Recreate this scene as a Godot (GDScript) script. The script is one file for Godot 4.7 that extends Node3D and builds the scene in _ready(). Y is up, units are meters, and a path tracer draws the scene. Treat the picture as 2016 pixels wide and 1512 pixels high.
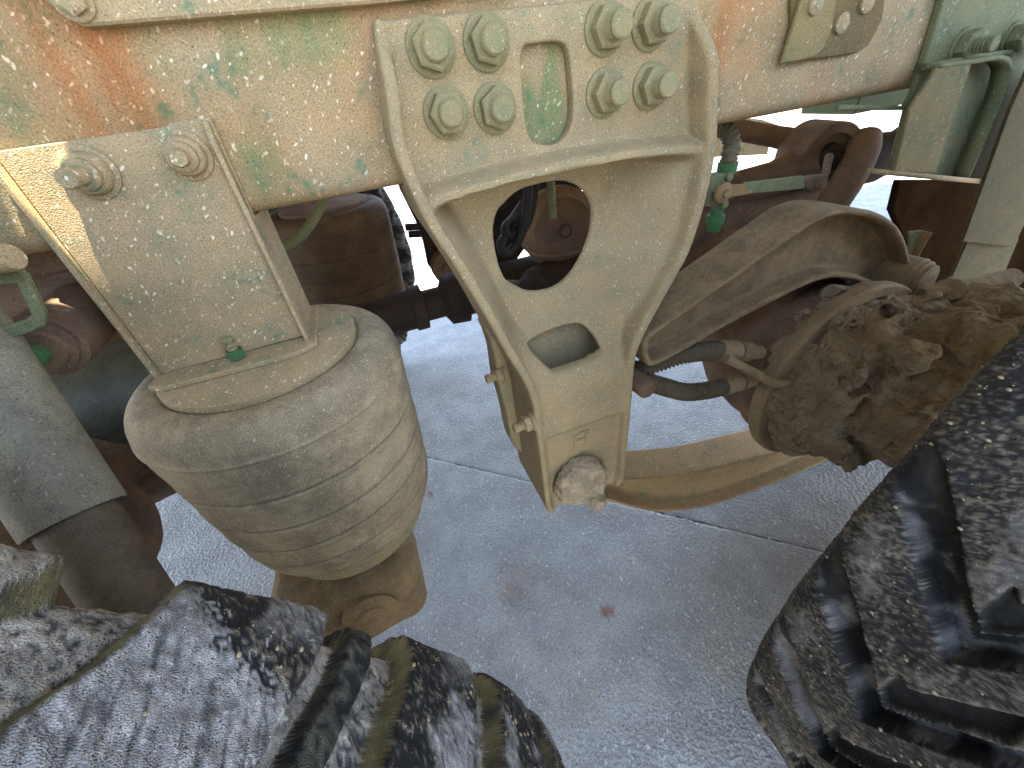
extends Node3D
# Underside of a dusty green truck between two lugged tyres: chassis rail, suspension hanger, air spring, arms, axle end, concrete yard.
# Metres, y up; the rail web is the plane z = 0 and the lens is at height 0, so the yard lies at GROUND.
const GROUND := -1.08
var rng := RandomNumberGenerator.new()
var M := {}
var used := {}

func numbered(called: String) -> String:
	used[called] = used.get(called, 0) + 1
	return called if used[called] == 1 else "%s_%03d" % [called, used[called] - 1]

func thing(called: String, label: String, category: String, at := Vector3.ZERO, group := "") -> Node3D:
	var o := Node3D.new()
	o.name = numbered(called)
	add_child(o)
	o.position = at
	o.set_meta("label", label)
	o.set_meta("category", category)
	if group:
		o.set_meta("group", group)
	return o

func part(called: String, mesh, material: Material, parent: Node, label := "") -> MeshInstance3D:
	var o := MeshInstance3D.new()
	o.name = called
	o.mesh = mesh.commit() if mesh is SurfaceTool else mesh
	o.material_override = material
	if material and o.mesh.get_surface_count():
		o.material_override = null
		for i in o.mesh.get_surface_count():
			o.set_surface_override_material(i, material)
	parent.add_child(o, true)
	if parent is Node3D and parent != self:          # meshes are made in world places; the part keeps them under a moved parent
		o.position = -above(parent)
	if label:
		o.set_meta("label", label)
	return o

func above(n: Node) -> Vector3:
	var p := Vector3.ZERO
	while n is Node3D and n != self:
		p += n.position
		n = n.get_parent()
	return p

func structure(called: String, mesh, material: Material) -> MeshInstance3D:
	var o := part(called, mesh, material, self)
	o.set_meta("kind", "structure")
	return o

# ---------- shapes ----------
func st_new() -> SurfaceTool:
	var s := SurfaceTool.new()
	s.begin(Mesh.PRIMITIVE_TRIANGLES)
	s.set_color(Color.WHITE)
	return s

func done(s: SurfaceTool) -> SurfaceTool:
	s.generate_normals()
	return s

func tri(s: SurfaceTool, a: Vector3, b: Vector3, c: Vector3, out: Vector3) -> void:
	if (a - c).cross(a - b).dot(out) < 0.0:
		var t := b
		b = c
		c = t
	s.add_vertex(a)
	s.add_vertex(b)
	s.add_vertex(c)

func quad(s: SurfaceTool, a: Vector3, b: Vector3, c: Vector3, d: Vector3, out: Vector3) -> void:
	tri(s, a, b, c, out)
	tri(s, a, c, d, out)

func basis_to(y: Vector3) -> Basis:
	y = y.normalized()
	var x := y.cross(Vector3(0.3, 0.1, 0.9) if absf(y.z) < 0.8 else Vector3(1, 0.2, 0.1)).normalized()
	return Basis(x, y, x.cross(y))

# profile: Vector2(radius, height along the axis), from one end to the other
func lathe(s: SurfaceTool, profile: Array, at: Vector3, axis: Vector3, seg := 40, sharp := 32.0, phase := 0.0) -> void:
	var b := basis_to(axis)
	var group := 1
	for i in profile.size() - 1:
		var p: Vector2 = profile[i]
		var q: Vector2 = profile[i + 1]
		if i > 0:
			var before: Vector2 = p - profile[i - 1]
			if absf(before.angle_to(q - p)) > deg_to_rad(sharp):
				group += 1
		s.set_smooth_group(group)
		var nrm := (q - p).orthogonal()
		for k in seg:
			var a0 := TAU * k / seg + phase
			var a1 := TAU * (k + 1) / seg + phase
			var d0 := b.x * cos(a0) + b.z * sin(a0)
			var d1 := b.x * cos(a1) + b.z * sin(a1)
			var v0 := at + d0 * p.x + b.y * p.y
			var v1 := at + d1 * p.x + b.y * p.y
			var v2 := at + d1 * q.x + b.y * q.y
			var v3 := at + d0 * q.x + b.y * q.y
			var out: Vector3 = (d0 + d1) * 0.5 * -nrm.x + b.y * -nrm.y
			if q.y < p.y or (q.y == p.y and q.x > p.x and false):
				pass
			out = (d0 + d1) * 0.5 * (q.y - p.y) - b.y * (q.x - p.x)
			if p.x > 1e-5:
				tri(s, v0, v1, v2 if q.x > 1e-5 else v3, out)
			if q.x > 1e-5:
				tri(s, v0, v2, v3, out)

func tube(s: SurfaceTool, pts: Array, r, seg := 12, closed_ends := true) -> void:
	var n := pts.size()
	var rings := []
	var bb := basis_to(pts[1] - pts[0])
	for i in n:
		var d: Vector3 = (pts[mini(i + 1, n - 1)] - pts[maxi(i - 1, 0)]).normalized()
		var x := (bb.x - d * bb.x.dot(d)).normalized()
		bb = Basis(x, d, x.cross(d))
		var rr: float = r[i] if r is Array else r
		var ring := []
		for k in seg:
			var a := TAU * k / seg
			ring.append(pts[i] + (bb.x * cos(a) + bb.z * sin(a)) * rr)
		rings.append(ring)
	s.set_smooth_group(1)
	for i in n - 1:
		for k in seg:
			var k1 := (k + 1) % seg
			var out: Vector3 = rings[i][k] - pts[i] + rings[i + 1][k1] - pts[i + 1]
			quad(s, rings[i][k], rings[i][k1], rings[i + 1][k1], rings[i + 1][k], out)
	if closed_ends:
		s.set_smooth_group(2)
		for e in [[0, -1.0], [n - 1, 1.0]]:
			var i: int = e[0]
			var out: Vector3 = (pts[mini(i + 1, n - 1)] - pts[maxi(i - 1, 0)]) * e[1]
			for k in seg:
				tri(s, pts[i], rings[i][k], rings[i][(k + 1) % seg], out)

func spline(pts: Array, sub := 6, closed := false) -> Array:
	var out := []
	var n := pts.size()
	for i in (n if closed else n - 1):
		var p0 = pts[(i - 1 + n) % n] if closed else pts[maxi(i - 1, 0)]
		var p1 = pts[i]
		var p2 = pts[(i + 1) % n]
		var p3 = pts[(i + 2) % n] if closed else pts[mini(i + 2, n - 1)]
		for k in sub:
			var t := float(k) / sub
			out.append(0.5 * ((2.0 * p1) + (p2 - p0) * t + (2.0 * p0 - 5.0 * p1 + 4.0 * p2 - p3) * t * t + (3.0 * p1 - p0 - 3.0 * p2 + p3) * t * t * t))
	if not closed:
		out.append(pts[n - 1])
	return out

func inset(poly: Array, by: float) -> Array:
	var n := poly.size()
	var area := 0.0
	for i in n:
		area += poly[i].cross(poly[(i + 1) % n])
	var sg := 1.0 if area > 0 else -1.0
	var out := []
	for i in n:
		var a: Vector2 = (poly[i] - poly[(i - 1 + n) % n]).normalized()
		var b: Vector2 = (poly[(i + 1) % n] - poly[i]).normalized()
		var na := Vector2(-a.y, a.x) * sg
		var nb := Vector2(-b.y, b.x) * sg
		var m := (na + nb)
		var l := maxf(m.length_squared(), 0.5)
		out.append(poly[i] + m * (2.0 / l) * by)
	return out

# a plate: outline in the plane (u, v) of frame, from depth w0 to w1 along frame.z, edges chamfered
func prism(s: SurfaceTool, poly: Array, w0: float, w1: float, bevel := 0.0015, frame := Transform3D()) -> void:
	var inner := inset(poly, bevel)
	var rings := [[inner, w0], [poly, w0 + bevel], [poly, w1 - bevel], [inner, w1]]
	var n := poly.size()
	var area := 0.0
	for i in n:
		area += poly[i].cross(poly[(i + 1) % n])
	var sg := 1.0 if area > 0 else -1.0
	for r in 3:
		s.set_smooth_group(-1)
		for i in n:
			var j := (i + 1) % n
			var e: Vector2 = poly[j] - poly[i]
			var o2 := Vector2(e.y, -e.x).normalized() * sg
			var out := frame.basis * Vector3(o2.x, o2.y, [-0.6, 0.0, 0.6][r])
			var a: Vector2 = rings[r][0][i]
			var b: Vector2 = rings[r][0][j]
			var c: Vector2 = rings[r + 1][0][j]
			var d: Vector2 = rings[r + 1][0][i]
			quad(s, frame * Vector3(a.x, a.y, rings[r][1]), frame * Vector3(b.x, b.y, rings[r][1]), frame * Vector3(c.x, c.y, rings[r + 1][1]), frame * Vector3(d.x, d.y, rings[r + 1][1]), out)
	var ids := Geometry2D.triangulate_polygon(PackedVector2Array(inner))
	for e in [[w0, -1.0], [w1, 1.0]]:
		for i in range(0, ids.size(), 3):
			var a: Vector2 = inner[ids[i]]
			var b: Vector2 = inner[ids[i + 1]]
			var c: Vector2 = inner[ids[i + 2]]
			tri(s, frame * Vector3(a.x, a.y, e[0]), frame * Vector3(b.x, b.y, e[0]), frame * Vector3(c.x, c.y, e[0]), frame.basis * Vector3(0, 0, e[1]))

func box(s: SurfaceTool, a: Vector3, b: Vector3, bevel := 0.002) -> void:
	prism(s, [Vector2(a.x, a.y), Vector2(b.x, a.y), Vector2(b.x, b.y), Vector2(a.x, b.y)], minf(a.z, b.z), maxf(a.z, b.z), bevel)

func hexagon(r: float, turn := 0.0) -> Array:
	var out := []
	for k in 6:
		out.append(Vector2.from_angle(turn + TAU * k / 6) * r)
	return out

func frame_to(at: Vector3, z: Vector3) -> Transform3D:
	z = z.normalized()
	var x := (Vector3(0, 1, 0) if absf(z.y) < 0.9 else Vector3(1, 0, 0)).cross(z).normalized()
	return Transform3D(Basis(x, z.cross(x), z), at)

# ---------- solid fields turned into smooth cast surfaces ----------
func nets(f: PackedFloat32Array, n: Vector3i, o: Vector3, h: float) -> ArrayMesh:
	var sx := 1
	var sy := n.x
	var sz := n.x * n.y
	var made := PackedInt32Array()
	made.resize(n.x * n.y * n.z)
	made.fill(-1)
	var verts := PackedVector3Array()
	var norms := PackedVector3Array()
	var index := PackedInt32Array()
	var corner := [0, sx, sy, sx + sy, sz, sz + sx, sz + sy, sz + sx + sy]
	var edges := [[0, 1], [2, 3], [4, 5], [6, 7], [0, 2], [1, 3], [4, 6], [5, 7], [0, 4], [1, 5], [2, 6], [3, 7]]
	var offs := [Vector3(0, 0, 0), Vector3(1, 0, 0), Vector3(0, 1, 0), Vector3(1, 1, 0), Vector3(0, 0, 1), Vector3(1, 0, 1), Vector3(0, 1, 1), Vector3(1, 1, 1)]
	var around := [[0, -sy, -sy - sz, -sz], [0, -sz, -sz - sx, -sx], [0, -sx, -sx - sy, -sy]]
	for z in range(1, n.z - 1):
		for y in range(1, n.y - 1):
			var row := z * sz + y * sy
			for x in range(1, n.x - 1):
				var i := row + x
				var neg := f[i] < 0.0
				var axes := 0
				if (f[i + sx] < 0.0) != neg:
					axes |= 1
				if (f[i + sy] < 0.0) != neg:
					axes |= 2
				if (f[i + sz] < 0.0) != neg:
					axes |= 4
				if axes == 0:
					continue
				for ax in 3:
					if not axes & (1 << ax):
						continue
					var q := [0, 0, 0, 0]
					for k in 4:
						var c: int = i + around[ax][k]
						if made[c] < 0:
							made[c] = verts.size()
							var sum := Vector3.ZERO
							var count := 0
							for e in edges:
								var fa := f[c + corner[e[0]]]
								var fb := f[c + corner[e[1]]]
								if (fa < 0.0) != (fb < 0.0):
									sum += offs[e[0]].lerp(offs[e[1]], fa / (fa - fb))
									count += 1
							var p := sum / count
							var cz := c / sz
							var cy := (c - cz * sz) / sy
							var cx := c - cz * sz - cy * sy
							verts.append(o + (Vector3(cx, cy, cz) + p) * h)
							var c0 := f[c]
							var c1 := f[c + sx]
							var c2 := f[c + sy]
							var c3 := f[c + sx + sy]
							var c4 := f[c + sz]
							var c5 := f[c + sz + sx]
							var c6 := f[c + sz + sy]
							var c7 := f[c + sz + sx + sy]
							var g := Vector3(lerpf(lerpf(c1 - c0, c3 - c2, p.y), lerpf(c5 - c4, c7 - c6, p.y), p.z), lerpf(lerpf(c2 - c0, c3 - c1, p.x), lerpf(c6 - c4, c7 - c5, p.x), p.z), lerpf(lerpf(c4 - c0, c5 - c1, p.x), lerpf(c6 - c2, c7 - c3, p.x), p.y))
							norms.append(g.normalized())
						q[k] = made[c]
					if neg:
						index.append_array(PackedInt32Array([q[0], q[2], q[1], q[0], q[3], q[2]]))
					else:
						index.append_array(PackedInt32Array([q[0], q[1], q[2], q[0], q[2], q[3]]))
	var arrays := []
	arrays.resize(Mesh.ARRAY_MAX)
	arrays[Mesh.ARRAY_VERTEX] = verts
	arrays[Mesh.ARRAY_NORMAL] = norms
	arrays[Mesh.ARRAY_INDEX] = index
	var m := ArrayMesh.new()
	m.add_surface_from_arrays(Mesh.PRIMITIVE_TRIANGLES, arrays)
	return m

func grid_of(a: Vector3, b: Vector3, h: float) -> Vector3i:
	return Vector3i(((b - a) / h).ceil()) + Vector3i(3, 3, 3)

# signed distance to a polygon at every node of a grid in x and y
func flat_field(poly: Array, n: Vector3i, o: Vector3, h: float) -> PackedFloat32Array:
	var f := PackedFloat32Array()
	f.resize(n.x * n.y)
	var m := poly.size()
	var pa := PackedVector2Array(poly)
	var pe := PackedVector2Array()
	var pl := PackedFloat32Array()
	for i in m:
		var e := pa[(i + 1) % m] - pa[i]
		pe.append(e)
		pl.append(1.0 / maxf(e.length_squared(), 1e-12))
	for y in n.y:
		for x in n.x:
			var p := Vector2(o.x + x * h, o.y + y * h)
			var d := 1e9
			var inside := false
			for i in m:
				var a := pa[i]
				var e := pe[i]
				var w := p - a
				d = minf(d, (w - e * clampf(w.dot(e) * pl[i], 0.0, 1.0)).length_squared())
				if (a.y > p.y) != (a.y + e.y > p.y) and p.x < a.x + e.x * (p.y - a.y) / e.y:
					inside = not inside
			f[y * n.x + x] = -sqrt(d) if inside else sqrt(d)
	return f

func smax(a: float, b: float, k: float) -> float:
	var t := maxf(k - absf(a - b), 0.0) / k
	return maxf(a, b) + t * t * k * 0.25

# an I-section arm: outline in x, y between two depths, its web sunk on both faces inside a margin
func arm(outline: Array, z0: float, z1: float, margin: float, web: float, h: float, k := 0.012) -> ArrayMesh:
	var lo := Vector3(1e9, 1e9, z0 - h)
	var hi := Vector3(-1e9, -1e9, z1 + h)
	for p in outline:
		lo = Vector3(minf(lo.x, p.x - h), minf(lo.y, p.y - h), lo.z)
		hi = Vector3(maxf(hi.x, p.x + h), maxf(hi.y, p.y + h), hi.z)
	lo -= Vector3.ONE * h
	var n := grid_of(lo, hi, h)
	var p2 := flat_field(outline, n, lo, h)
	var f := PackedFloat32Array()
	f.resize(n.x * n.y * n.z)
	var mid := (z0 + z1) * 0.5
	for y in n.y:
		for x in n.x:
			var d := p2[y * n.x + x]
			for z in n.z:
				var zz := lo.z + z * h
				var v := smax(d, maxf(z0 - zz, zz - z1), 0.008)
				var cut := smax(d + margin, web - absf(zz - mid), k)
				f[z * n.x * n.y + y * n.x + x] = smax(v, -cut, k)
	return nets(f, n, lo, h)

# ---------- surfaces ----------
func noise_bytes(seed_: int, freq: float, size: int, octaves := 4) -> PackedByteArray:
	var n := FastNoiseLite.new()
	n.seed = seed_
	n.noise_type = FastNoiseLite.TYPE_SIMPLEX_SMOOTH
	n.frequency = freq
	n.fractal_octaves = octaves
	return n.get_seamless_image(size, size, false, false, 0.12, true).get_data()

func tex(bytes: PackedByteArray, size: int, format := Image.FORMAT_RGB8) -> ImageTexture:
	var im := Image.create_from_data(size, size, false, format, bytes)
	im.generate_mipmaps()
	return ImageTexture.create_from_image(im)

func put_speck(b: PackedByteArray, size: int, x: float, y: float, rx: float, ry: float, turn: float, c: Color, strength: float) -> void:
	var r := int(ceil(maxf(rx, ry))) + 1
	var ca := cos(turn)
	var sa := sin(turn)
	for j in range(-r, r + 1):
		for i in range(-r, r + 1):
			var u := (i * ca + j * sa) / rx
			var v := (-i * sa + j * ca) / ry
			var d := u * u + v * v
			if d > 1.0:
				continue
			var a := strength * clampf((1.0 - d) * 1.8, 0.0, 1.0)
			var k := (posmod(int(y) + j, size) * size + posmod(int(x) + i, size)) * 3
			b[k] = int(lerpf(b[k], c.r8, a))
			b[k + 1] = int(lerpf(b[k + 1], c.g8, a))
			b[k + 2] = int(lerpf(b[k + 2], c.b8, a))

# layered dusty surface: two base colours mixed by broad noise, paint showing through, dark pits, light spatter
func dusty(size: int, s: int, a: Color, b: Color, paint: Color, paint_from: float, pit: Color, pit_from: float, specks: int, speck: Color, speck_size: float, scratches := 0) -> ImageTexture:
	var n1 := noise_bytes(s, 0.006, size, 5)
	var n2 := noise_bytes(s + 1, 0.03, size, 4)
	var n3 := noise_bytes(s + 2, 0.17, size, 3)
	var out := PackedByteArray()
	out.resize(size * size * 3)
	var ar := a.r8
	var ag := a.g8
	var ab := a.b8
	var br := b.r8
	var bg := b.g8
	var bb := b.b8
	var pr := paint.r8
	var pg := paint.g8
	var pb := paint.b8
	var tr := pit.r8
	var tg := pit.g8
	var tb := pit.b8
	for i in size * size:
		var u := n1[i] / 255.0
		var v := n2[i] / 255.0
		var w := n3[i] / 255.0
		var t := clampf((u * 0.65 + v * 0.35 - 0.5) * 2.6 + 0.5, 0.0, 1.0)
		var p := clampf((u * 0.45 + v * 0.35 + w * 0.2 - paint_from) * 7.0, 0.0, 0.85)
		var k := clampf((w * 0.75 + (1.0 - v) * 0.25 - pit_from) * 9.0, 0.0, 0.9)
		var g := 0.80 + 0.40 * w
		var r := lerpf(lerpf(ar, br, t) * g, pr, p)
		var gg := lerpf(lerpf(ag, bg, t) * g, pg, p)
		var bl := lerpf(lerpf(ab, bb, t) * g, pb, p)
		out[i * 3] = int(clampf(lerpf(r, tr, k), 0, 255))
		out[i * 3 + 1] = int(clampf(lerpf(gg, tg, k), 0, 255))
		out[i * 3 + 2] = int(clampf(lerpf(bl, tb, k), 0, 255))
	for i in specks:
		put_speck(out, size, rng.randf() * size, rng.randf() * size, rng.randf_range(0.7, 1.5), rng.randf_range(0.7, 1.9), rng.randf() * 3.0, pit, rng.randf_range(0.3, 0.8))
		var big := pow(rng.randf(), 6.0)
		var r := speck_size * (0.55 + 2.2 * big)
		var x := rng.randf() * size
		var y := rng.randf() * size
		var dense := n1[int(y) * size + int(x)] / 255.0
		if rng.randf() > 0.25 + dense:
			continue
		put_speck(out, size, x, y, r * rng.randf_range(0.7, 1.0), r * rng.randf_range(0.9, 1.8 + 1.2 * rng.randf()), 0.5 + rng.randf_range(-0.7, 0.7), speck, rng.randf_range(0.35, 0.95))
	for i in scratches:
		put_speck(out, size, rng.randf() * size, rng.randf() * size, 0.9, rng.randf_range(5.0, 14.0), rng.randf_range(-0.9, 0.9), speck, rng.randf_range(0.2, 0.6))
	return tex(out, size)

func grain(s: int, freq: float, size: int, octaves: int, kind := FastNoiseLite.TYPE_SIMPLEX_SMOOTH) -> ImageTexture:
	var n := FastNoiseLite.new()
	n.seed = s
	n.noise_type = kind
	n.frequency = freq
	n.fractal_octaves = octaves
	return ImageTexture.create_from_image(n.get_seamless_image(size, size, false, false, 0.12, true))

func surf(color: Color, albedo: Texture2D, tile: float, bump: Texture2D, relief: float, rough := 0.85, tinted := false) -> StandardMaterial3D:
	var m := StandardMaterial3D.new()
	m.albedo_color = color
	m.albedo_texture = albedo
	m.roughness = rough
	m.metallic_specular = 0.35
	m.uv1_triplanar = true
	m.uv1_world_triplanar = true
	m.uv1_triplanar_sharpness = 6.0
	m.uv1_scale = Vector3.ONE / tile
	m.vertex_color_use_as_albedo = tinted
	if bump:
		m.heightmap_enabled = true
		m.heightmap_texture = bump
		m.heightmap_scale = relief
	return m

func make_surfaces() -> void:
	var g_cast := grain(11, 0.22, 1024, 3)
	var g_fine := grain(12, 0.24, 1024, 3)
	var g_mud := grain(13, 0.02, 512, 6)
	var g_yard := grain(14, 0.09, 1024, 4, FastNoiseLite.TYPE_CELLULAR)
	var tan_a := Color(0.68, 0.60, 0.475)
	var tan_b := Color(0.60, 0.56, 0.45)
	var white := Color(0.93, 0.91, 0.86)
	var t_paint := dusty(1024, 20, tan_a, tan_b, Color(0.36, 0.50, 0.40), 0.66, Color(0.36, 0.31, 0.24), 0.72, 9000, white, 1.35, 260)
	var t_cast := dusty(1024, 30, Color(0.69, 0.62, 0.49), Color(0.63, 0.59, 0.48), Color(0.46, 0.56, 0.46), 0.66, Color(0.34, 0.29, 0.23), 0.69, 8000, white, 1.05, 0)
	var t_rubber := dusty(1024, 40, Color(0.66, 0.61, 0.51), Color(0.53, 0.485, 0.41), Color(0.60, 0.57, 0.54), 0.70, Color(0.26, 0.24, 0.22), 0.80, 6000, Color(0.80, 0.76, 0.70), 1.1, 700)
	var t_rust := dusty(512, 50, Color(0.48, 0.38, 0.29), Color(0.38, 0.31, 0.25), Color(0.42, 0.28, 0.18), 0.66, Color(0.15, 0.13, 0.12), 0.74, 900, Color(0.62, 0.55, 0.46), 1.0, 60)
	var t_mud := dusty(512, 60, Color(0.60, 0.53, 0.42), Color(0.52, 0.46, 0.36), Color(0.64, 0.57, 0.46), 0.66, Color(0.24, 0.21, 0.17), 0.74, 700, Color(0.68, 0.62, 0.52), 1.1, 0)
	var t_yard := dusty(1024, 70, Color(0.78, 0.77, 0.74), Color(0.70, 0.69, 0.67), Color(0.82, 0.79, 0.73), 0.70, Color(0.38, 0.36, 0.34), 0.70, 9000, Color(0.95, 0.94, 0.92), 1.35, 0)
	var t_tread := dusty(1024, 80, Color(0.92, 0.92, 0.92), Color(0.62, 0.62, 0.62), Color(1.0, 1.0, 1.0), 0.62, Color(0.20, 0.20, 0.20), 0.60, 2500, Color(1, 1, 1), 2.2, 500)
	M.rail = surf(Color(0.95, 0.915, 0.865), t_paint, 0.5, g_fine, 0.05, 0.8, true)
	M.paint = surf(Color(0.96, 0.925, 0.865), t_paint, 0.43, g_fine, 0.05, 0.8)
	M.olive = surf(Color(0.80, 0.78, 0.66), t_paint, 0.47, g_fine, 0.04, 0.8)
	M.green = surf(Color(0.66, 0.74, 0.67), t_paint, 0.41, g_fine, 0.04, 0.75)
	M.fresh_green = surf(Color(0.40, 0.68, 0.52), t_cast, 0.2, g_fine, 0.03, 0.6)
	M.cast = surf(Color(0.92, 0.89, 0.83), t_cast, 0.42, g_cast, 0.12, 0.85)
	M.nut = surf(Color(0.82, 0.84, 0.76), t_cast, 0.25, g_cast, 0.10, 0.75)
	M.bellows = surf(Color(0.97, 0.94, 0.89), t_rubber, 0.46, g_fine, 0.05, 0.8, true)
	M.shock = surf(Color(0.80, 0.82, 0.83), t_rubber, 0.40, g_fine, 0.03, 0.6)
	M.armpaint = surf(Color(0.80, 0.73, 0.64), t_rubber, 0.50, g_cast, 0.08, 0.8)
	M.tanarm = surf(Color(0.95, 0.88, 0.78), t_paint, 0.39, g_cast, 0.1, 0.85)
	M.rust = surf(Color.WHITE, t_rust, 0.3, g_cast, 0.1, 0.85)
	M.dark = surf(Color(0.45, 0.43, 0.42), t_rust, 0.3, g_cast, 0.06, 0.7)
	M.mud = surf(Color(0.95, 0.95, 0.96), t_mud, 0.22, g_mud, 0.9, 0.95)
	M.muddy = surf(Color(0.95, 0.93, 0.9), t_mud, 0.26, g_mud, 0.25, 0.9)
	M.drymud = surf(Color(0.95, 0.90, 0.82), t_cast, 0.3, g_mud, 0.25, 0.95)
	M.pinmud = surf(Color(1.0, 0.98, 0.95), t_rubber, 0.3, g_mud, 0.25, 0.95)
	M.tube = surf(Color(0.58, 0.55, 0.52), t_rubber, 0.3, g_fine, 0.03, 0.65)
	M.hose = surf(Color(0.20, 0.19, 0.19), t_rubber, 0.2, g_fine, 0.03, 0.6)
	M.tank = surf(Color(0.50, 0.54, 0.54), t_rubber, 0.5, g_fine, 0.02, 0.5)
	M.yard = surf(Color(0.86, 0.87, 0.88), t_yard, 0.9, g_yard, 0.6, 0.9, true)
	M.joint = surf(Color(0.35, 0.34, 0.33), t_yard, 0.3, g_fine, 0.1, 0.95)
	M.tread = surf(Color.WHITE, t_tread, 0.11, g_cast, 0.06, 0.75, true)
	M.grit = surf(Color(1.0, 1.0, 1.0), t_yard, 0.05, null, 0.0, 0.8)
	M.sidewall = surf(Color(0.28, 0.27, 0.26), t_rubber, 0.3, g_fine, 0.05, 0.75)
	M.crumb = surf(Color(0.90, 0.88, 0.84), t_cast, 0.02, null, 0.0, 0.95)
	M.deck = surf(Color(0.75, 0.75, 0.7), t_paint, 0.6, null, 0.0, 0.9)

# ---------- builders ----------
func grid_mesh(v: PackedVector3Array, nu: int, nv: int, cols: PackedColorArray, wrap_u := false, flip := false) -> ArrayMesh:
	var norms := PackedVector3Array()
	norms.resize(v.size())
	for u in nu:
		var ua := (u - 1 + nu) % nu if wrap_u else maxi(u - 1, 0)
		var ub := (u + 1) % nu if wrap_u else mini(u + 1, nu - 1)
		for w in nv:
			var c := (v[ub * nv + w] - v[ua * nv + w]).cross(v[u * nv + mini(w + 1, nv - 1)] - v[u * nv + maxi(w - 1, 0)])
			norms[u * nv + w] = (-c if flip else c).normalized()
	var index := PackedInt32Array()
	for u in (nu if wrap_u else nu - 1):
		var u1 := (u + 1) % nu
		for w in nv - 1:
			var a := u * nv + w
			var b := u1 * nv + w
			if flip:
				index.append_array(PackedInt32Array([a, b, b + 1, a, b + 1, a + 1]))
			else:
				index.append_array(PackedInt32Array([a, b + 1, b, a, a + 1, b + 1]))
	var arrays := []
	arrays.resize(Mesh.ARRAY_MAX)
	arrays[Mesh.ARRAY_VERTEX] = v
	arrays[Mesh.ARRAY_NORMAL] = norms
	if cols.size():
		arrays[Mesh.ARRAY_COLOR] = cols
	arrays[Mesh.ARRAY_INDEX] = index
	var m := ArrayMesh.new()
	m.add_surface_from_arrays(Mesh.PRIMITIVE_TRIANGLES, arrays)
	return m

func stud_profile(r: float, y0: float, y1: float, pitch := 0.0048) -> Array:
	var p := [Vector2(0, y0), Vector2(r, y0)]
	var y := y0
	while y + pitch < y1 - 0.002:
		p.append(Vector2(r, y + pitch * 0.15))
		p.append(Vector2(r - pitch * 0.36, y + pitch * 0.55))
		p.append(Vector2(r, y + pitch))
		y += pitch
	p.append_array([Vector2(r, y1 - 0.0022), Vector2(r * 0.86, y1), Vector2(0, y1 + 0.0003)])
	return p

# a stud with a hexagon nut and a round washer, as one part with two pieces
func bolt(parent: Node3D, at: Vector3, axis: Vector3, flange: float, nut: float, nut_h: float, stud: float, tall: float, turn: float, m: Material, called := "bolt") -> void:
	var s := st_new()
	lathe(s, stud_profile(stud, 0.0, tall), at, axis, 28, 18.0)
	var b := part(called, done(s), m, parent)
	s = st_new()
	lathe(s, [Vector2(stud * 0.9, 0), Vector2(flange, 0), Vector2(flange, 0.0028), Vector2(flange - 0.0012, 0.004), Vector2(nut * 0.8, 0.0052), Vector2(stud * 0.9, 0.0054)], at, axis, 40)
	part("washer", done(s), m, b)
	s = st_new()
	prism(s, hexagon(nut, turn), 0.0045, 0.0045 + nut_h, 0.0022, frame_to(at, axis))
	part("nut", done(s), m, b)

func hex_bolt(parent: Node3D, at: Vector3, axis: Vector3, flange: float, head: float, head_h: float, turn: float, m: Material, called := "bolt") -> void:
	var s := st_new()
	prism(s, hexagon(head, turn), 0.003, 0.003 + head_h, 0.002, frame_to(at, axis))
	var b := part(called, done(s), m, parent)
	s = st_new()
	lathe(s, [Vector2(0, 0), Vector2(flange, 0), Vector2(flange, 0.0025), Vector2(flange - 0.001, 0.0035), Vector2(0, 0.0036)], at, axis, 36)
	part("washer", done(s), m, b)

func band(x: float, a: float, b: float, soft: float) -> float:
	return smoothstep(a - soft, a + soft, x) * (1.0 - smoothstep(b - soft, b + soft, x))

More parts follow.
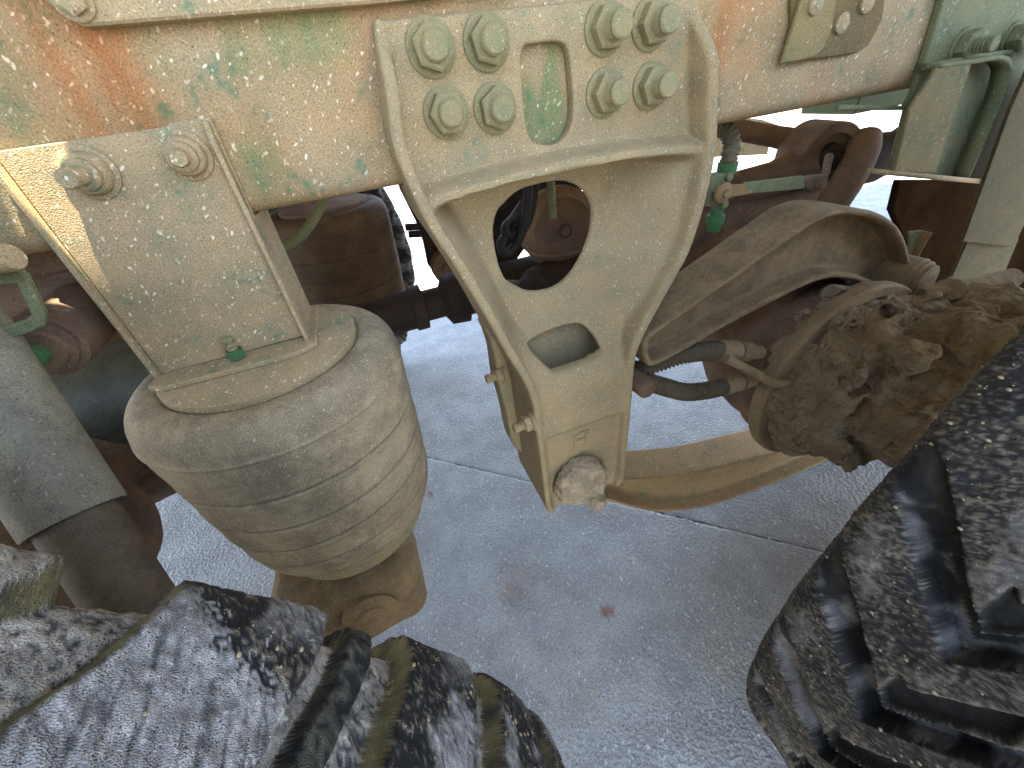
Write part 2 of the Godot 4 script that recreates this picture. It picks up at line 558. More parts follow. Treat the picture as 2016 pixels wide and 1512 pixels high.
func make_rail() -> void:
	var t := thing("chassis_rail", "long tan channel rail with rust streaks and white spatter, behind the cast hanger", "frame rail", Vector3(0.26, -0.085, -0.045))
	var prof := []
	for i in 60:
		prof.append(Vector2(0.0, 0.2 - 0.264 * i / 59.0))
	for i in range(1, 9):
		var a := PI * 0.5 * i / 8.0
		prof.append(Vector2(-0.021 + 0.021 * cos(a), -0.064 - 0.021 * sin(a)))
	for z in [-0.03, -0.05, -0.07, -0.089]:
		prof.append(Vector2(z, -0.085))
	for p in [[-0.0895, -0.0845], [-0.0895, -0.0755], [-0.089, -0.075], [-0.02, -0.075], [-0.0105, -0.072], [-0.01, -0.06], [-0.01, 0.2], [0.0, 0.2]]:
		prof.append(Vector2(p[0], p[1]))
	var xs := []
	var x := -1.6
	while x < 2.3:
		xs.append(x)
		x += 0.005 if x > -0.5 and x < 1.1 else 0.05
	var nz := FastNoiseLite.new()
	nz.seed = 5
	nz.frequency = 9.0
	nz.fractal_octaves = 4
	# rust that ran straight down the web: place along the rail, half width, top, bottom, strength
	var streaks := [[-0.206, 0.03, 0.2, 0.0, 0.75], [-0.1611, 0.022, 0.075, -0.01, 1.0], [-0.16, 0.014, 0.2, 0.02, 0.7], [0.5028, 0.014, 0.2, -0.085, 0.9], [0.5309, 0.03, 0.2, -0.02, 0.35], [0.7078, 0.02, 0.03, -0.07, 0.25], [0.0514, 0.03, 0.2, 0.03, 0.3]]
	var v := PackedVector3Array()
	var c := PackedColorArray()
	for xx in xs:
		for p in prof:
			v.append(Vector3(xx, p.y, p.x))
			var n := nz.get_noise_3d(xx, p.y * 0.45, p.x)
			var n2 := nz.get_noise_3d(xx * 4.0, p.y * 0.6, 3.0)
			var col := Color(1, 1, 1).lerp(Color(0.98, 0.86, 0.72), clampf(0.45 + n * 1.2, 0.0, 1.0))
			for s in streaks:
				var a := exp(-pow((xx - s[0] + n2 * 0.012) / s[1], 2.0)) * smoothstep(s[3] - 0.05, s[3] + 0.03, p.y) * (1.0 - smoothstep(s[2], s[2] + 0.02, p.y))
				col = col.lerp(Color(0.93, 0.50, 0.28), clampf(a * s[4] * (0.85 + n2 * 0.9), 0.0, 0.92))
			var gr := band(xx, -0.1217, 0.0645, 0.05) * smoothstep(0.028, 0.056, p.y + n * 0.03)
			gr = maxf(gr, exp(-pow((xx + 0.085 - n2 * 0.01) / 0.02, 2.0)) * band(p.y, -0.07, -0.015, 0.015))
			gr = maxf(gr, 1.5 * band(xx, 0.215, 0.30, 0.006) * band(p.y, -0.085, 0.055, 0.005))
			gr = maxf(gr, 0.6 * band(xx, -0.5, -0.2369, 0.03))
			col = col.lerp(Color(0.52, 0.76, 0.60), clampf(gr * (0.34 + n * 1.4 + n2 * 0.6), 0.0, 0.9))
			c.append(col)
	part("web_and_flange", grid_mesh(v, xs.size(), prof.size(), c, false, true), M.rail, t)

	t = thing("reinforcing_plate", "thick tan plate with rusty lower edge, along the rail at the top left", "plate", Vector3(-0.0735, 0.0752, 0.02))
	var s := st_new()
	prism(s, [Vector2(-0.2413, 0.1434), Vector2(-0.209, 0.1284), Vector2(-0.1621, 0.0754), Vector2(-0.0534, 0.075), Vector2(0.0827, 0.0745), Vector2(0.2304, 0.0782), Vector2(0.2416, 0.1945)], 0.0012, 0.021, 0.002)
	part("plate", done(s), M.paint, t)
	hex_bolt(t, Vector3(-0.1588, 0.091, 0.021), Vector3(0, 0, 1), 0.014, 0.011, 0.008, 0.4, M.paint)

func make_hanger() -> void:
	var t := thing("suspension_hanger", "tall cast hanger bracket narrowing downward, with eight bolts and a rounded triangular hole", "bracket", Vector3(0.26, -0.73, 0.0))
	var h := 0.003
	var left := [Vector2(0.068, 0.064), Vector2(0.061, 0.02), Vector2(0.053, -0.03), Vector2(0.057, -0.07), Vector2(0.069, -0.12), Vector2(0.092, -0.178), Vector2(0.118, -0.25), Vector2(0.138, -0.313), Vector2(0.160, -0.372), Vector2(0.1715, -0.425), Vector2(0.172, -0.5), Vector2(0.174, -0.60), Vector2(0.175, -0.69), Vector2(0.181, -0.716)]
	var right := [Vector2(0.352, -0.716), Vector2(0.359, -0.69), Vector2(0.360, -0.60), Vector2(0.362, -0.52), Vector2(0.366, -0.45), Vector2(0.369, -0.40), Vector2(0.382, -0.36), Vector2(0.405, -0.318), Vector2(0.425, -0.283), Vector2(0.451, -0.235), Vector2(0.465, -0.175), Vector2(0.471, -0.11), Vector2(0.466, -0.07), Vector2(0.458, -0.03), Vector2(0.450, 0.02), Vector2(0.444, 0.064)]
	left = spline(left, 4)
	right = spline(right, 4)
	var outline: Array = left + [Vector2(0.193, -0.729), Vector2(0.342, -0.729)] + right
	var open_sides: Array = [Vector2(0.068, 0.3)] + left.slice(0, -1) + [Vector2(0.181, -1.0), Vector2(0.352, -1.0)] + right.slice(1) + [Vector2(0.444, 0.3)]
	var hole: Array = spline([Vector2(0.2983, -0.1267), Vector2(0.3279, -0.1409), Vector2(0.3455, -0.1645), Vector2(0.3494, -0.1898), Vector2(0.3421, -0.223), Vector2(0.3229, -0.2572), Vector2(0.2942, -0.2834), Vector2(0.265, -0.2906), Vector2(0.2324, -0.2856), Vector2(0.2066, -0.2689), Vector2(0.1886, -0.2487), Vector2(0.1817, -0.2116), Vector2(0.1822, -0.1733), Vector2(0.1909, -0.1512), Vector2(0.2077, -0.1382), Vector2(0.2304, -0.1272), Vector2(0.2629, -0.1247)], 3, true)
	var window: Array = spline([Vector2(0.200, -0.360), Vector2(0.208, -0.354), Vector2(0.250, -0.349), Vector2(0.296, -0.350), Vector2(0.312, -0.360), Vector2(0.321, -0.384), Vector2(0.314, -0.392), Vector2(0.270, -0.397), Vector2(0.234, -0.397), Vector2(0.220, -0.391)], 4, true)
	var slot: Array = spline([Vector2(0.2209, 0.0289), Vector2(0.2363, 0.0315), Vector2(0.2641, 0.0309), Vector2(0.2759, 0.0232), Vector2(0.2797, -0.0016), Vector2(0.2808, -0.034), Vector2(0.2753, -0.0545), Vector2(0.2579, -0.0668), Vector2(0.235, -0.0647), Vector2(0.2209, -0.054), Vector2(0.2177, -0.0264), Vector2(0.2177, 0.0047)], 3, true)
	var lo := Vector3(0.045, -0.74, -0.095)
	var n := grid_of(lo, Vector3(0.48, 0.075, 0.085), h)
	var a := flat_field(outline, n, lo, h)
	var b := flat_field(open_sides, n, lo, h)
	var c1 := flat_field(hole, n, lo, h)
	var c2 := flat_field(window, n, lo, h)
	var c3 := flat_field(slot, n, lo, h)
	var f := PackedFloat32Array()
	f.resize(n.x * n.y * n.z)
	f.fill(1.0)
	var nz := FastNoiseLite.new()
	nz.seed = 8
	nz.frequency = 60.0
	for y in n.y:
		var py := lo.y + y * h
		for x in n.x:
			var i := y * n.x + x
			if a[i] > 0.02:
				continue
			var px := lo.x + x * h
			var rim := 0.024 + 0.040 * (1.0 - smoothstep(-0.01, 0.055, py)) + 0.008 * (1.0 - smoothstep(-0.55, -0.4, py))
			var rib := -0.0875 - 0.30 * (px - 0.265) * (px - 0.265)
			var u := py - rib
			var inner := b[i] + 0.0145
			var low := smoothstep(-0.435, -0.295, py)           # 1 above, 0 on the lower block
			var mid := -0.052
			var slope := smoothstep(-0.25, 1.15, 1.0 + inner / (0.062 if px > 0.26 else 0.03))
			mid += 0.085 * slope * smoothstep(-0.42, -0.3, py)
			var floor_low := 0.056 + 0.007 * band(py, -0.517, -0.487, 0.008) - 0.002 * (1.0 - smoothstep(-0.53, -0.51, py))
			var floor_mid := lerpf(floor_low, mid, low)
			var up := smoothstep(0.001, 0.016, u)
			var down := smoothstep(0.006, 0.021, -u)
			var floor_ := lerpf(lerpf(0.047, floor_mid, down), 0.018, up)
			var back := lerpf(0.0008, -0.085, smoothstep(-0.082, -0.09, py))
			if py < -0.09:
				back = lerpf(-0.085, minf(floor_mid - 0.016, 0.03), low * (1.0 - smoothstep(-0.014, -0.002, b[i] + 0.012)))
			for z in n.z:
				var pz := lo.z + z * h
				var v := smax(a[i], maxf(back - pz, pz - rim), 0.007)
				v = smax(v, -smax(inner, floor_ - pz, 0.012), 0.012)
				v = smax(v, -c1[i], 0.010) if pz < 0.035 and py < -0.1 else v
				v = smax(v, -smax(c2[i], -0.075 - pz, 0.01), 0.007)
				if py > -0.60 and py < -0.33 and px > 0.18 and px < 0.36:     # hollow behind the window
					var hx := maxf(absf(px - 0.267) - 0.078 + 0.06 * smoothstep(-0.42, -0.6, py) * 0.4, maxf(absf(py + 0.465) - 0.118, maxf(pz - (floor_mid - 0.016), -0.074 - pz)))
					v = maxf(v, -hx)
				v = smax(v, -c3[i], 0.004)
				f[z * n.x * n.y + i] = v + nz.get_noise_3d(px, py, pz) * 0.0005
	part("casting", nets(f, n, lo, h), M.cast, t)
	# eight studs with flanged nuts
	var spots := [[848, 95, 0.028, 0.2], [957, 84, 0.032, 0.25], [1189, 57, 0.040, 0.5], [1279, 48, 0.040, 0.55], [878, 223, 0.028, 0.5], [974, 214, 0.032, 0.1], [1189, 184, 0.040, 0.5], [1279, 170, 0.040, 0.45]]
	var at := [Vector3(0.119, 0.0377, 0.018), Vector3(0.1791, 0.0371, 0.018), Vector3(0.3214, 0.0373, 0.018), Vector3(0.3826, 0.0366, 0.018), Vector3(0.123, -0.0187, 0.018), Vector3(0.1803, -0.0213, 0.018), Vector3(0.3229, -0.023, 0.018), Vector3(0.3888, -0.023, 0.018)]
	for i in 8:
		bolt(t, at[i], Vector3(0, 0, 1), 0.0255, 0.0214, 0.0155, 0.0132, spots[i][2], spots[i][3] + 0.5, M.nut)
	# clamping studs out of the left cheek
	part("rear_cheek", arm(spline([Vector2(0.2756, -0.3171), Vector2(0.1511, -0.3197), Vector2(0.1451, -0.3474), Vector2(0.149, -0.384), Vector2(0.1473, -0.4512), Vector2(0.1534, -0.515), Vector2(0.1561, -0.6002), Vector2(0.1661, -0.6338), Vector2(0.1868, -0.6646), Vector2(0.2094, -0.7533), Vector2(0.2503, -0.8329), Vector2(0.3956, -0.8738), Vector2(0.3791, -0.388)], 3, true), -0.10, -0.045, 0.5, 0.02, 0.004), M.cast, t)
	for p in [Vector3(0.1609, -0.4243, -0.045), Vector3(0.172, -0.471, 0.052)]:
		bolt(t, p, Vector3(-1, 0, 0.1), 0.017, 0.0145, 0.013, 0.009, 0.036, 0.3, M.drymud, "clamp_bolt")
	# raised foundry mark: a barred H under a roof line
	var s := st_new()
	var o := Vector3(0.2631, -0.5501, 0.055)
	for r in [[-0.014, -0.016, -0.010, 0.008], [0.010, -0.016, 0.014, 0.010], [-0.010, -0.006, 0.010, -0.002], [-0.018, 0.009, 0.004, 0.012], [-0.002, 0.012, 0.018, 0.015], [0.015, 0.006, 0.018, 0.013]]:
		box(s, o + Vector3(r[0], r[1], -0.003), o + Vector3(r[2], r[3], 0.0018), 0.0006)
	part("foundry_mark", done(s), M.cast, t)
	# pivot pin head caked with mud
	var pin := Vector3(0.2531, -0.6518, 0.085)
	part("pivot_pin", lump([[pin - Vector3(0, 0, 0.03), pin + Vector3(0, 0, 0.004), 0.058, 0.054]], pin + Vector3(0.022, -0.045, 0.012), 0.019, 0.0030, 40.0, 0.003, 71), M.pinmud, t)

# mud or cast lump: flat-ended rounds between two points (each with a radius at either end) plus one knob, roughened
func lump(rounds: Array, knob: Vector3, knob_r: float, rough: float, freq: float, h: float, s: int, flat_ends := true) -> ArrayMesh:
	var lo := knob - Vector3.ONE * (knob_r + 0.015)
	var hi := knob + Vector3.ONE * (knob_r + 0.015)
	for r in rounds:
		var w := maxf(r[2], r[3]) + 0.015 + rough * 2.0
		for e in 2:
			lo = lo.min(r[e] - Vector3.ONE * w)
			hi = hi.max(r[e] + Vector3.ONE * w)
	var n := grid_of(lo, hi, h)
	var f := PackedFloat32Array()
	f.resize(n.x * n.y * n.z)
	var nz := FastNoiseLite.new()
	nz.seed = s
	nz.frequency = freq
	nz.fractal_octaves = 3
	for z in n.z:
		for y in n.y:
			for x in n.x:
				var p := lo + Vector3(x, y, z) * h
				var d := 1e9
				if knob_r > 0.0:
					d = p.distance_to(knob) - knob_r
				for r in rounds:
					var e: Vector3 = r[1] - r[0]
					var l := e.length()
					var t: float = (p - r[0]).dot(e) / (l * l)
					var tc := clampf(t, 0.0, 1.0)
					var dd: float
					if flat_ends:
						var side: float = (p - r[0] - e * t).length() - lerpf(r[2], r[3], tc)
						dd = smax(side, maxf(-t, t - 1.0) * l, 0.014)
					else:
						dd = (p - r[0] - e * tc).length() - lerpf(r[2], r[3], tc)
					d = -smax(-d, -dd, 0.02)
				if d > 0.03 or d < -0.03:
					f[(z * n.y + y) * n.x + x] = d
				else:
					f[(z * n.y + y) * n.x + x] = d + nz.get_noise_3dv(p) * rough * 1.8
	return nets(f, n, lo, h)

func stepped_bolt(parent: Node3D, at: Vector3, tall: float, big := 0.021) -> void:
	var s := st_new()
	lathe(s, [Vector2(0, 0), Vector2(big, 0), Vector2(big, 0.003), Vector2(big * 0.82, 0.0042), Vector2(big * 0.80, 0.010), Vector2(big * 0.72, 0.0125), Vector2(big * 0.6, 0.0135), Vector2(big * 0.58, 0.019), Vector2(big * 0.50, 0.0205), Vector2(0, 0.0207)], at, Vector3(0, 0, 1), 32)
	var b := part("bolt", done(s), M.paint, parent)
	s = st_new()
	lathe(s, stud_profile(big * 0.36, 0.019, tall, 0.0035), at, Vector3(0, 0, 1), 20, 50.0)
	part("stud", done(s), M.paint, b)

func side_flange(x0: float, x1: float, outline: Array) -> SurfaceTool:   # outline in (z, y)
	var s := st_new()
	prism(s, outline, x0, x1, 0.001, Transform3D(Basis(Vector3(0, 0, 1), Vector3(0, 1, 0), Vector3(1, 0, 0)), Vector3.ZERO))
	return done(s)

func make_spring_bracket() -> void:
	var t := thing("spring_bracket", "tan folded plate bracket with two stepped bolts, standing on the air spring", "bracket", Vector3(-0.19, -0.242, 0.0))
	var s := st_new()
	prism(s, [Vector2(-0.281, -0.236), Vector2(-0.111, -0.234), Vector2(-0.105, 0.006), Vector2(-0.135, 0.0065), Vector2(-0.15, 0.0035), Vector2(-0.2, 0.0032), Vector2(-0.281, 0.003)], 0.0016, 0.008, 0.001)
	part("front_plate", done(s), M.paint, t)
	part("side_flange", side_flange(-0.1125, -0.1075, [Vector2(0.0082, 0.004), Vector2(0.014, 0.004), Vector2(0.022, -0.012), Vector2(0.024, -0.2355), Vector2(0.0, -0.2355), Vector2(-0.085, -0.2355), Vector2(-0.085, -0.0868), Vector2(0.0082, -0.0868)]), M.paint, t)
	part("side_flange", side_flange(-0.2865, -0.2815, [Vector2(0.0, 0.002), Vector2(0.010, 0.002), Vector2(0.018, -0.012), Vector2(0.016, -0.2355), Vector2(-0.085, -0.2355), Vector2(-0.085, -0.0868), Vector2(0.0, -0.0868)]), M.paint, t)
	s = st_new()
	var flat := Transform3D(Basis(Vector3(1, 0, 0), Vector3(0, 0, -1), Vector3(0, 1, 0)), Vector3.ZERO)   # (x, -z) up
	prism(s, [Vector2(-0.289, -0.033), Vector2(-0.272, -0.044), Vector2(-0.125, -0.046), Vector2(-0.099, -0.035), Vector2(-0.099, 0.09), Vector2(-0.289, 0.09)], -0.2425, -0.2357, 0.0012, flat)
	part("base_plate", done(s), M.paint, t)
	stepped_bolt(t, Vector3(-0.2229, -0.0229, 0.008), 0.047, 0.023)
	stepped_bolt(t, Vector3(-0.1399, -0.0211, 0.008), 0.031, 0.022)
	s = st_new()
	var at := Vector3(-0.1919, -0.2355, 0.0214)
	lathe(s, stud_profile(0.0062, 0.0, 0.030), at, Vector3(0, 1, 0), 20, 50.0)
	var b := part("stud", done(s), M.nut, t)
	s = st_new()
	prism(s, hexagon(0.0098, 0.2), 0.0012, 0.013, 0.001, frame_to(at, Vector3(0, 1, 0)))
	part("nut", done(s), M.fresh_green, b)

func make_spring(called: String, label: String, at: Vector3, rubber: Material, metal: Material, fine := true) -> void:
	var t := thing(called, label, "air spring", at + Vector3(0, -0.63, 0))
	var s := st_new()
	lathe(s, [Vector2(0, -0.2555), Vector2(0.120, -0.2555), Vector2(0.1215, -0.2525), Vector2(0.121, -0.2445), Vector2(0.118, -0.2428), Vector2(0, -0.2426)], at, Vector3(0, 1, 0), 72)
	part("bead_plate", done(s), metal, t)
	# bellows, from the rolled foot up, with moulded rings and a lap seam
	var pr := spline([Vector2(0.108, -0.588), Vector2(0.133, -0.573), Vector2(0.152, -0.535), Vector2(0.158, -0.482), Vector2(0.162, -0.43), Vector2(0.165, -0.36), Vector2(0.169, -0.30), Vector2(0.165, -0.270), Vector2(0.150, -0.2535), Vector2(0.128, -0.2515), Vector2(0.119, -0.256)], 32)
	var rings := [-0.548, -0.508, -0.462, -0.415, -0.362]
	var nu := 220 if fine else 64
	var v := PackedVector3Array()
	var cols := PackedColorArray()
	for k in nu:
		var a := TAU * k / nu
		for i in pr.size():
			var p: Vector2 = pr[i]
			var r := p.x
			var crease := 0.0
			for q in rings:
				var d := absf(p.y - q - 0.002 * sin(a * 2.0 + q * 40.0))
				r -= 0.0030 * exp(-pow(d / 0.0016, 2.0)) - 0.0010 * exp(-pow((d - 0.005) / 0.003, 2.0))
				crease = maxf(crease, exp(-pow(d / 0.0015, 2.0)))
			r += 0.0018 * exp(-pow((p.y + 0.292 + 0.003 * sin(a + 1.0)) / 0.0022, 2.0))
			# overlapped ply: its edge runs down one side
			var da := wrapf(a - 2.36 - (p.y + 0.3) * 1.2, -PI, PI)
			r += 0.0016 * smoothstep(-0.012, 0.012, da) * (1.0 - smoothstep(0.5, 1.4, da)) * smoothstep(-0.50, -0.45, p.y)
			v.append(at + Vector3(r * cos(a), p.y, r * sin(a)))
			cols.append(Color(1, 1, 1).lerp(Color(0.30, 0.28, 0.26), crease * 0.85 * (0.8 + 0.2 * sin(a * 31.0 + p.y * 300.0) * sin(a * 7.0))))  # groove shade painted into the vertex colour, along with bare black rubber
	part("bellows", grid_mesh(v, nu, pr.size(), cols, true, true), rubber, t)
	s = st_new()
	lathe(s, [Vector2(0, -0.630), Vector2(0.092, -0.630), Vector2(0.102, -0.622), Vector2(0.124, -0.606), Vector2(0.127, -0.592), Vector2(0.124, -0.580), Vector2(0.112, -0.574), Vector2(0, -0.572)], at, Vector3(0, 1, 0), 60)
	part("piston", done(s), M.paint_dim if not fine else M.green_grey, t)

func make_shock() -> void:
	var top := Vector3(-0.3469, -0.1299, 0.1)
	var low := Vector3(-0.309, -0.2629, 0.2)
	var axis := (top - low).normalized()
	var l := (top - low).length() + 0.12
	var t := thing("shock_absorber", "thick grey telescopic shock absorber leaning at the left edge, above the left tyre", "shock absorber", low - axis * 0.22)
	var s := st_new()
	lathe(s, [Vector2(0.031, 0.004), Vector2(0.0345, 0.0), Vector2(0.0355, 0.002), Vector2(0.0355, l), Vector2(0, l + 0.006)], low, axis, 64)
	part("dust_sleeve", done(s), M.shock, t)
	s = st_new()
	lathe(s, [Vector2(0, -0.24), Vector2(0.0275, -0.24), Vector2(0.0285, -0.235), Vector2(0.0285, 0.05), Vector2(0, 0.05)], low, axis, 56)
	part("lower_tube", done(s), M.tube, t)
	# pin and stirrup it hangs from
	t = thing("shock_mount", "rounded flat bar stirrup and light pin end, at the left edge", "bracket", Vector3(-0.2811, -0.087, 0.1))
	s = st_new()
	lathe(s, [Vector2(0, -0.12), Vector2(0.0105, -0.12), Vector2(0.0105, -0.003), Vector2(0.009, 0.0), Vector2(0, 0.001)], Vector3(-0.2563, -0.0639, 0.12), Vector3(1.0, 0.0, 0.35).normalized(), 28)
	part("pin", done(s), M.paint, t)
	s = st_new()
	prism(s, [Vector2(-0.3018, -0.0731), Vector2(-0.2722, -0.0761), Vector2(-0.2708, -0.0821), Vector2(-0.2796, -0.1155), Vector2(-0.2861, -0.1246), Vector2(-0.2963, -0.1281), Vector2(-0.3441, -0.1308), Vector2(-0.3363, -0.1202), Vector2(-0.2971, -0.1173), Vector2(-0.2888, -0.1138), Vector2(-0.2805, -0.0872), Vector2(-0.3087, -0.0825)], 0.092, 0.10, 0.0015)
	part("stirrup", done(s), M.green, t)

func make_left_background() -> void:
	# rod end under the rail with a green tipped bolt
	var t := thing("rod_end", "brown round rod end with a green bolt tip, beside the stirrup", "rod end", Vector3(-0.3597, -0.176, -0.06))
	var s := st_new()
	var c := Vector3(-0.3376, -0.1618, 0.04)
	lathe(s, [Vector2(0, -0.22), Vector2(0.034, -0.22), Vector2(0.034, -0.002), Vector2(0.031, 0.0), Vector2(0, 0.0005)], c, Vector3(0, 0, 1), 44)
	part("eye", done(s), M.rust, t)
	s = st_new()
	lathe(s, [Vector2(0, 0), Vector2(0.027, 0), Vector2(0.027, 0.004), Vector2(0.022, 0.006), Vector2(0.021, 0.012), Vector2(0.017, 0.014), Vector2(0, 0.0145)], c, Vector3(0, 0, 1), 36)
	part("washer", done(s), M.rust, t)
	s = st_new()
	lathe(s, [Vector2(0, 0.012), Vector2(0.011, 0.012), Vector2(0.011, 0.024), Vector2(0.008, 0.027), Vector2(0, 0.028)], c, Vector3(0, 0, 1), 24)
	part("bolt_tip", done(s), M.fresh_green, t)
	t = thing("cross_member", "brown tubular cross member under the rail, left of the spring bracket", "cross member", Vector3(-0.3731, -0.1545, -0.1))
	s = st_new()
	lathe(s, [Vector2(0, 0), Vector2(0.062, 0), Vector2(0.062, 0.8), Vector2(0, 0.8)], Vector3(-0.36, -0.135, -0.86), Vector3(0, 0, 1), 48)
	part("tube", done(s), M.rust, t)
	s = st_new()
	box(s, Vector3(-0.44, -0.115, -0.40), Vector3(-0.27, -0.0852, -0.055), 0.003)
	part("saddle", done(s), M.rust, t)
	t = thing("air_tank", "smooth grey green cylindrical air tank in the shade behind the shock absorber", "tank", Vector3(-0.48, -0.46, -0.28))
	s = st_new()
	var prof := []
	for i in 9:
		var a := PI * 0.5 * i / 8
		prof.append(Vector2(0.105 * sin(a), -0.035 * cos(a)))
	for i in 9:
		var a := PI * 0.5 * i / 8
		prof.append(Vector2(0.105 * cos(a), 0.52 + 0.035 * sin(a)))
	lathe(s, prof, Vector3(-0.80, -0.40, -0.30), Vector3(1, 0, 0), 56)
	part("shell", done(s), M.tank, t)
	# left axle: banjo housing across the truck
	t = thing("axle_housing", "brown stained axle housing low between shock absorber and big air spring", "axle", Vector3(-0.56, -0.75, -0.1))
	part("housing", lump([[Vector3(-0.627, -0.45, -0.4), Vector3(-0.627, -0.45, 0.3), 0.10, 0.085], [Vector3(-0.62, -0.46, -0.50), Vector3(-0.60, -0.47, -0.30), 0.20, 0.19]], Vector3(-0.6, -0.47, -0.38), 0.2, 0.003, 18.0, 0.010, 33), M.rust, t)
	s = st_new()
	lathe(s, [Vector2(0, -0.12), Vector2(0.12, -0.12), Vector2(0.165, -0.09), Vector2(0.172, -0.07), Vector2(0.172, 0.10), Vector2(0.15, 0.115), Vector2(0, 0.12)], Vector3(-0.627, -0.47, 0.0), Vector3(0, 0, 1), 64)
	part("brake_drum", done(s), M.rust, t)
	# beam that carries the piston of the air spring
	t = thing("spring_beam", "tan rounded cast beam end with a ringed boss, under the big air spring", "beam", Vector3(-0.2, -0.80, 0.05))
	part("casting", beam_end(), M.armpaint, t)
	s = st_new()
	var o := Vector3(-0.1794, -0.6876, 0.142)
	lathe(s, [Vector2(0, -0.02), Vector2(0.046, -0.02), Vector2(0.046, 0.002), Vector2(0.041, 0.004), Vector2(0.026, 0.0042), Vector2(0.024, 0.0075), Vector2(0, 0.008)], o, Vector3(0.1, 0.1, 1).normalized(), 48)
	part("boss", done(s), M.armpaint, t)

func beam_end() -> ArrayMesh:
	var h := 0.005
	var lo := Vector3(-0.42, -0.86, -0.20)
	var hi := Vector3(-0.06, -0.60, 0.17)
	var n := grid_of(lo, hi, h)
	var f := PackedFloat32Array()
	f.resize(n.x * n.y * n.z)
	var nz := FastNoiseLite.new()
	nz.seed = 91
	nz.frequency = 30.0
	for z in n.z:
		for y in n.y:
			for x in n.x:
				var p := lo + Vector3(x, y, z) * h
				# rounded box, widening toward the boss, dropping to the left
				var c := Vector3(-0.225, -0.70 + 0.25 * minf(p.x + 0.15, 0.0), -0.02)
				var q := (p - c).abs() - Vector3(0.095, 0.034 + 0.016 * clampf((p.z + 0.02) * 6.0, -1.0, 1.0), 0.115)
				var d := Vector3(maxf(q.x, 0), maxf(q.y, 0), maxf(q.z, 0)).length() + minf(maxf(q.x, maxf(q.y, q.z)), 0.0) - 0.038
				f[(z * n.y + y) * n.x + x] = d + nz.get_noise_3dv(p) * 0.002
	return nets(f, n, lo, h)

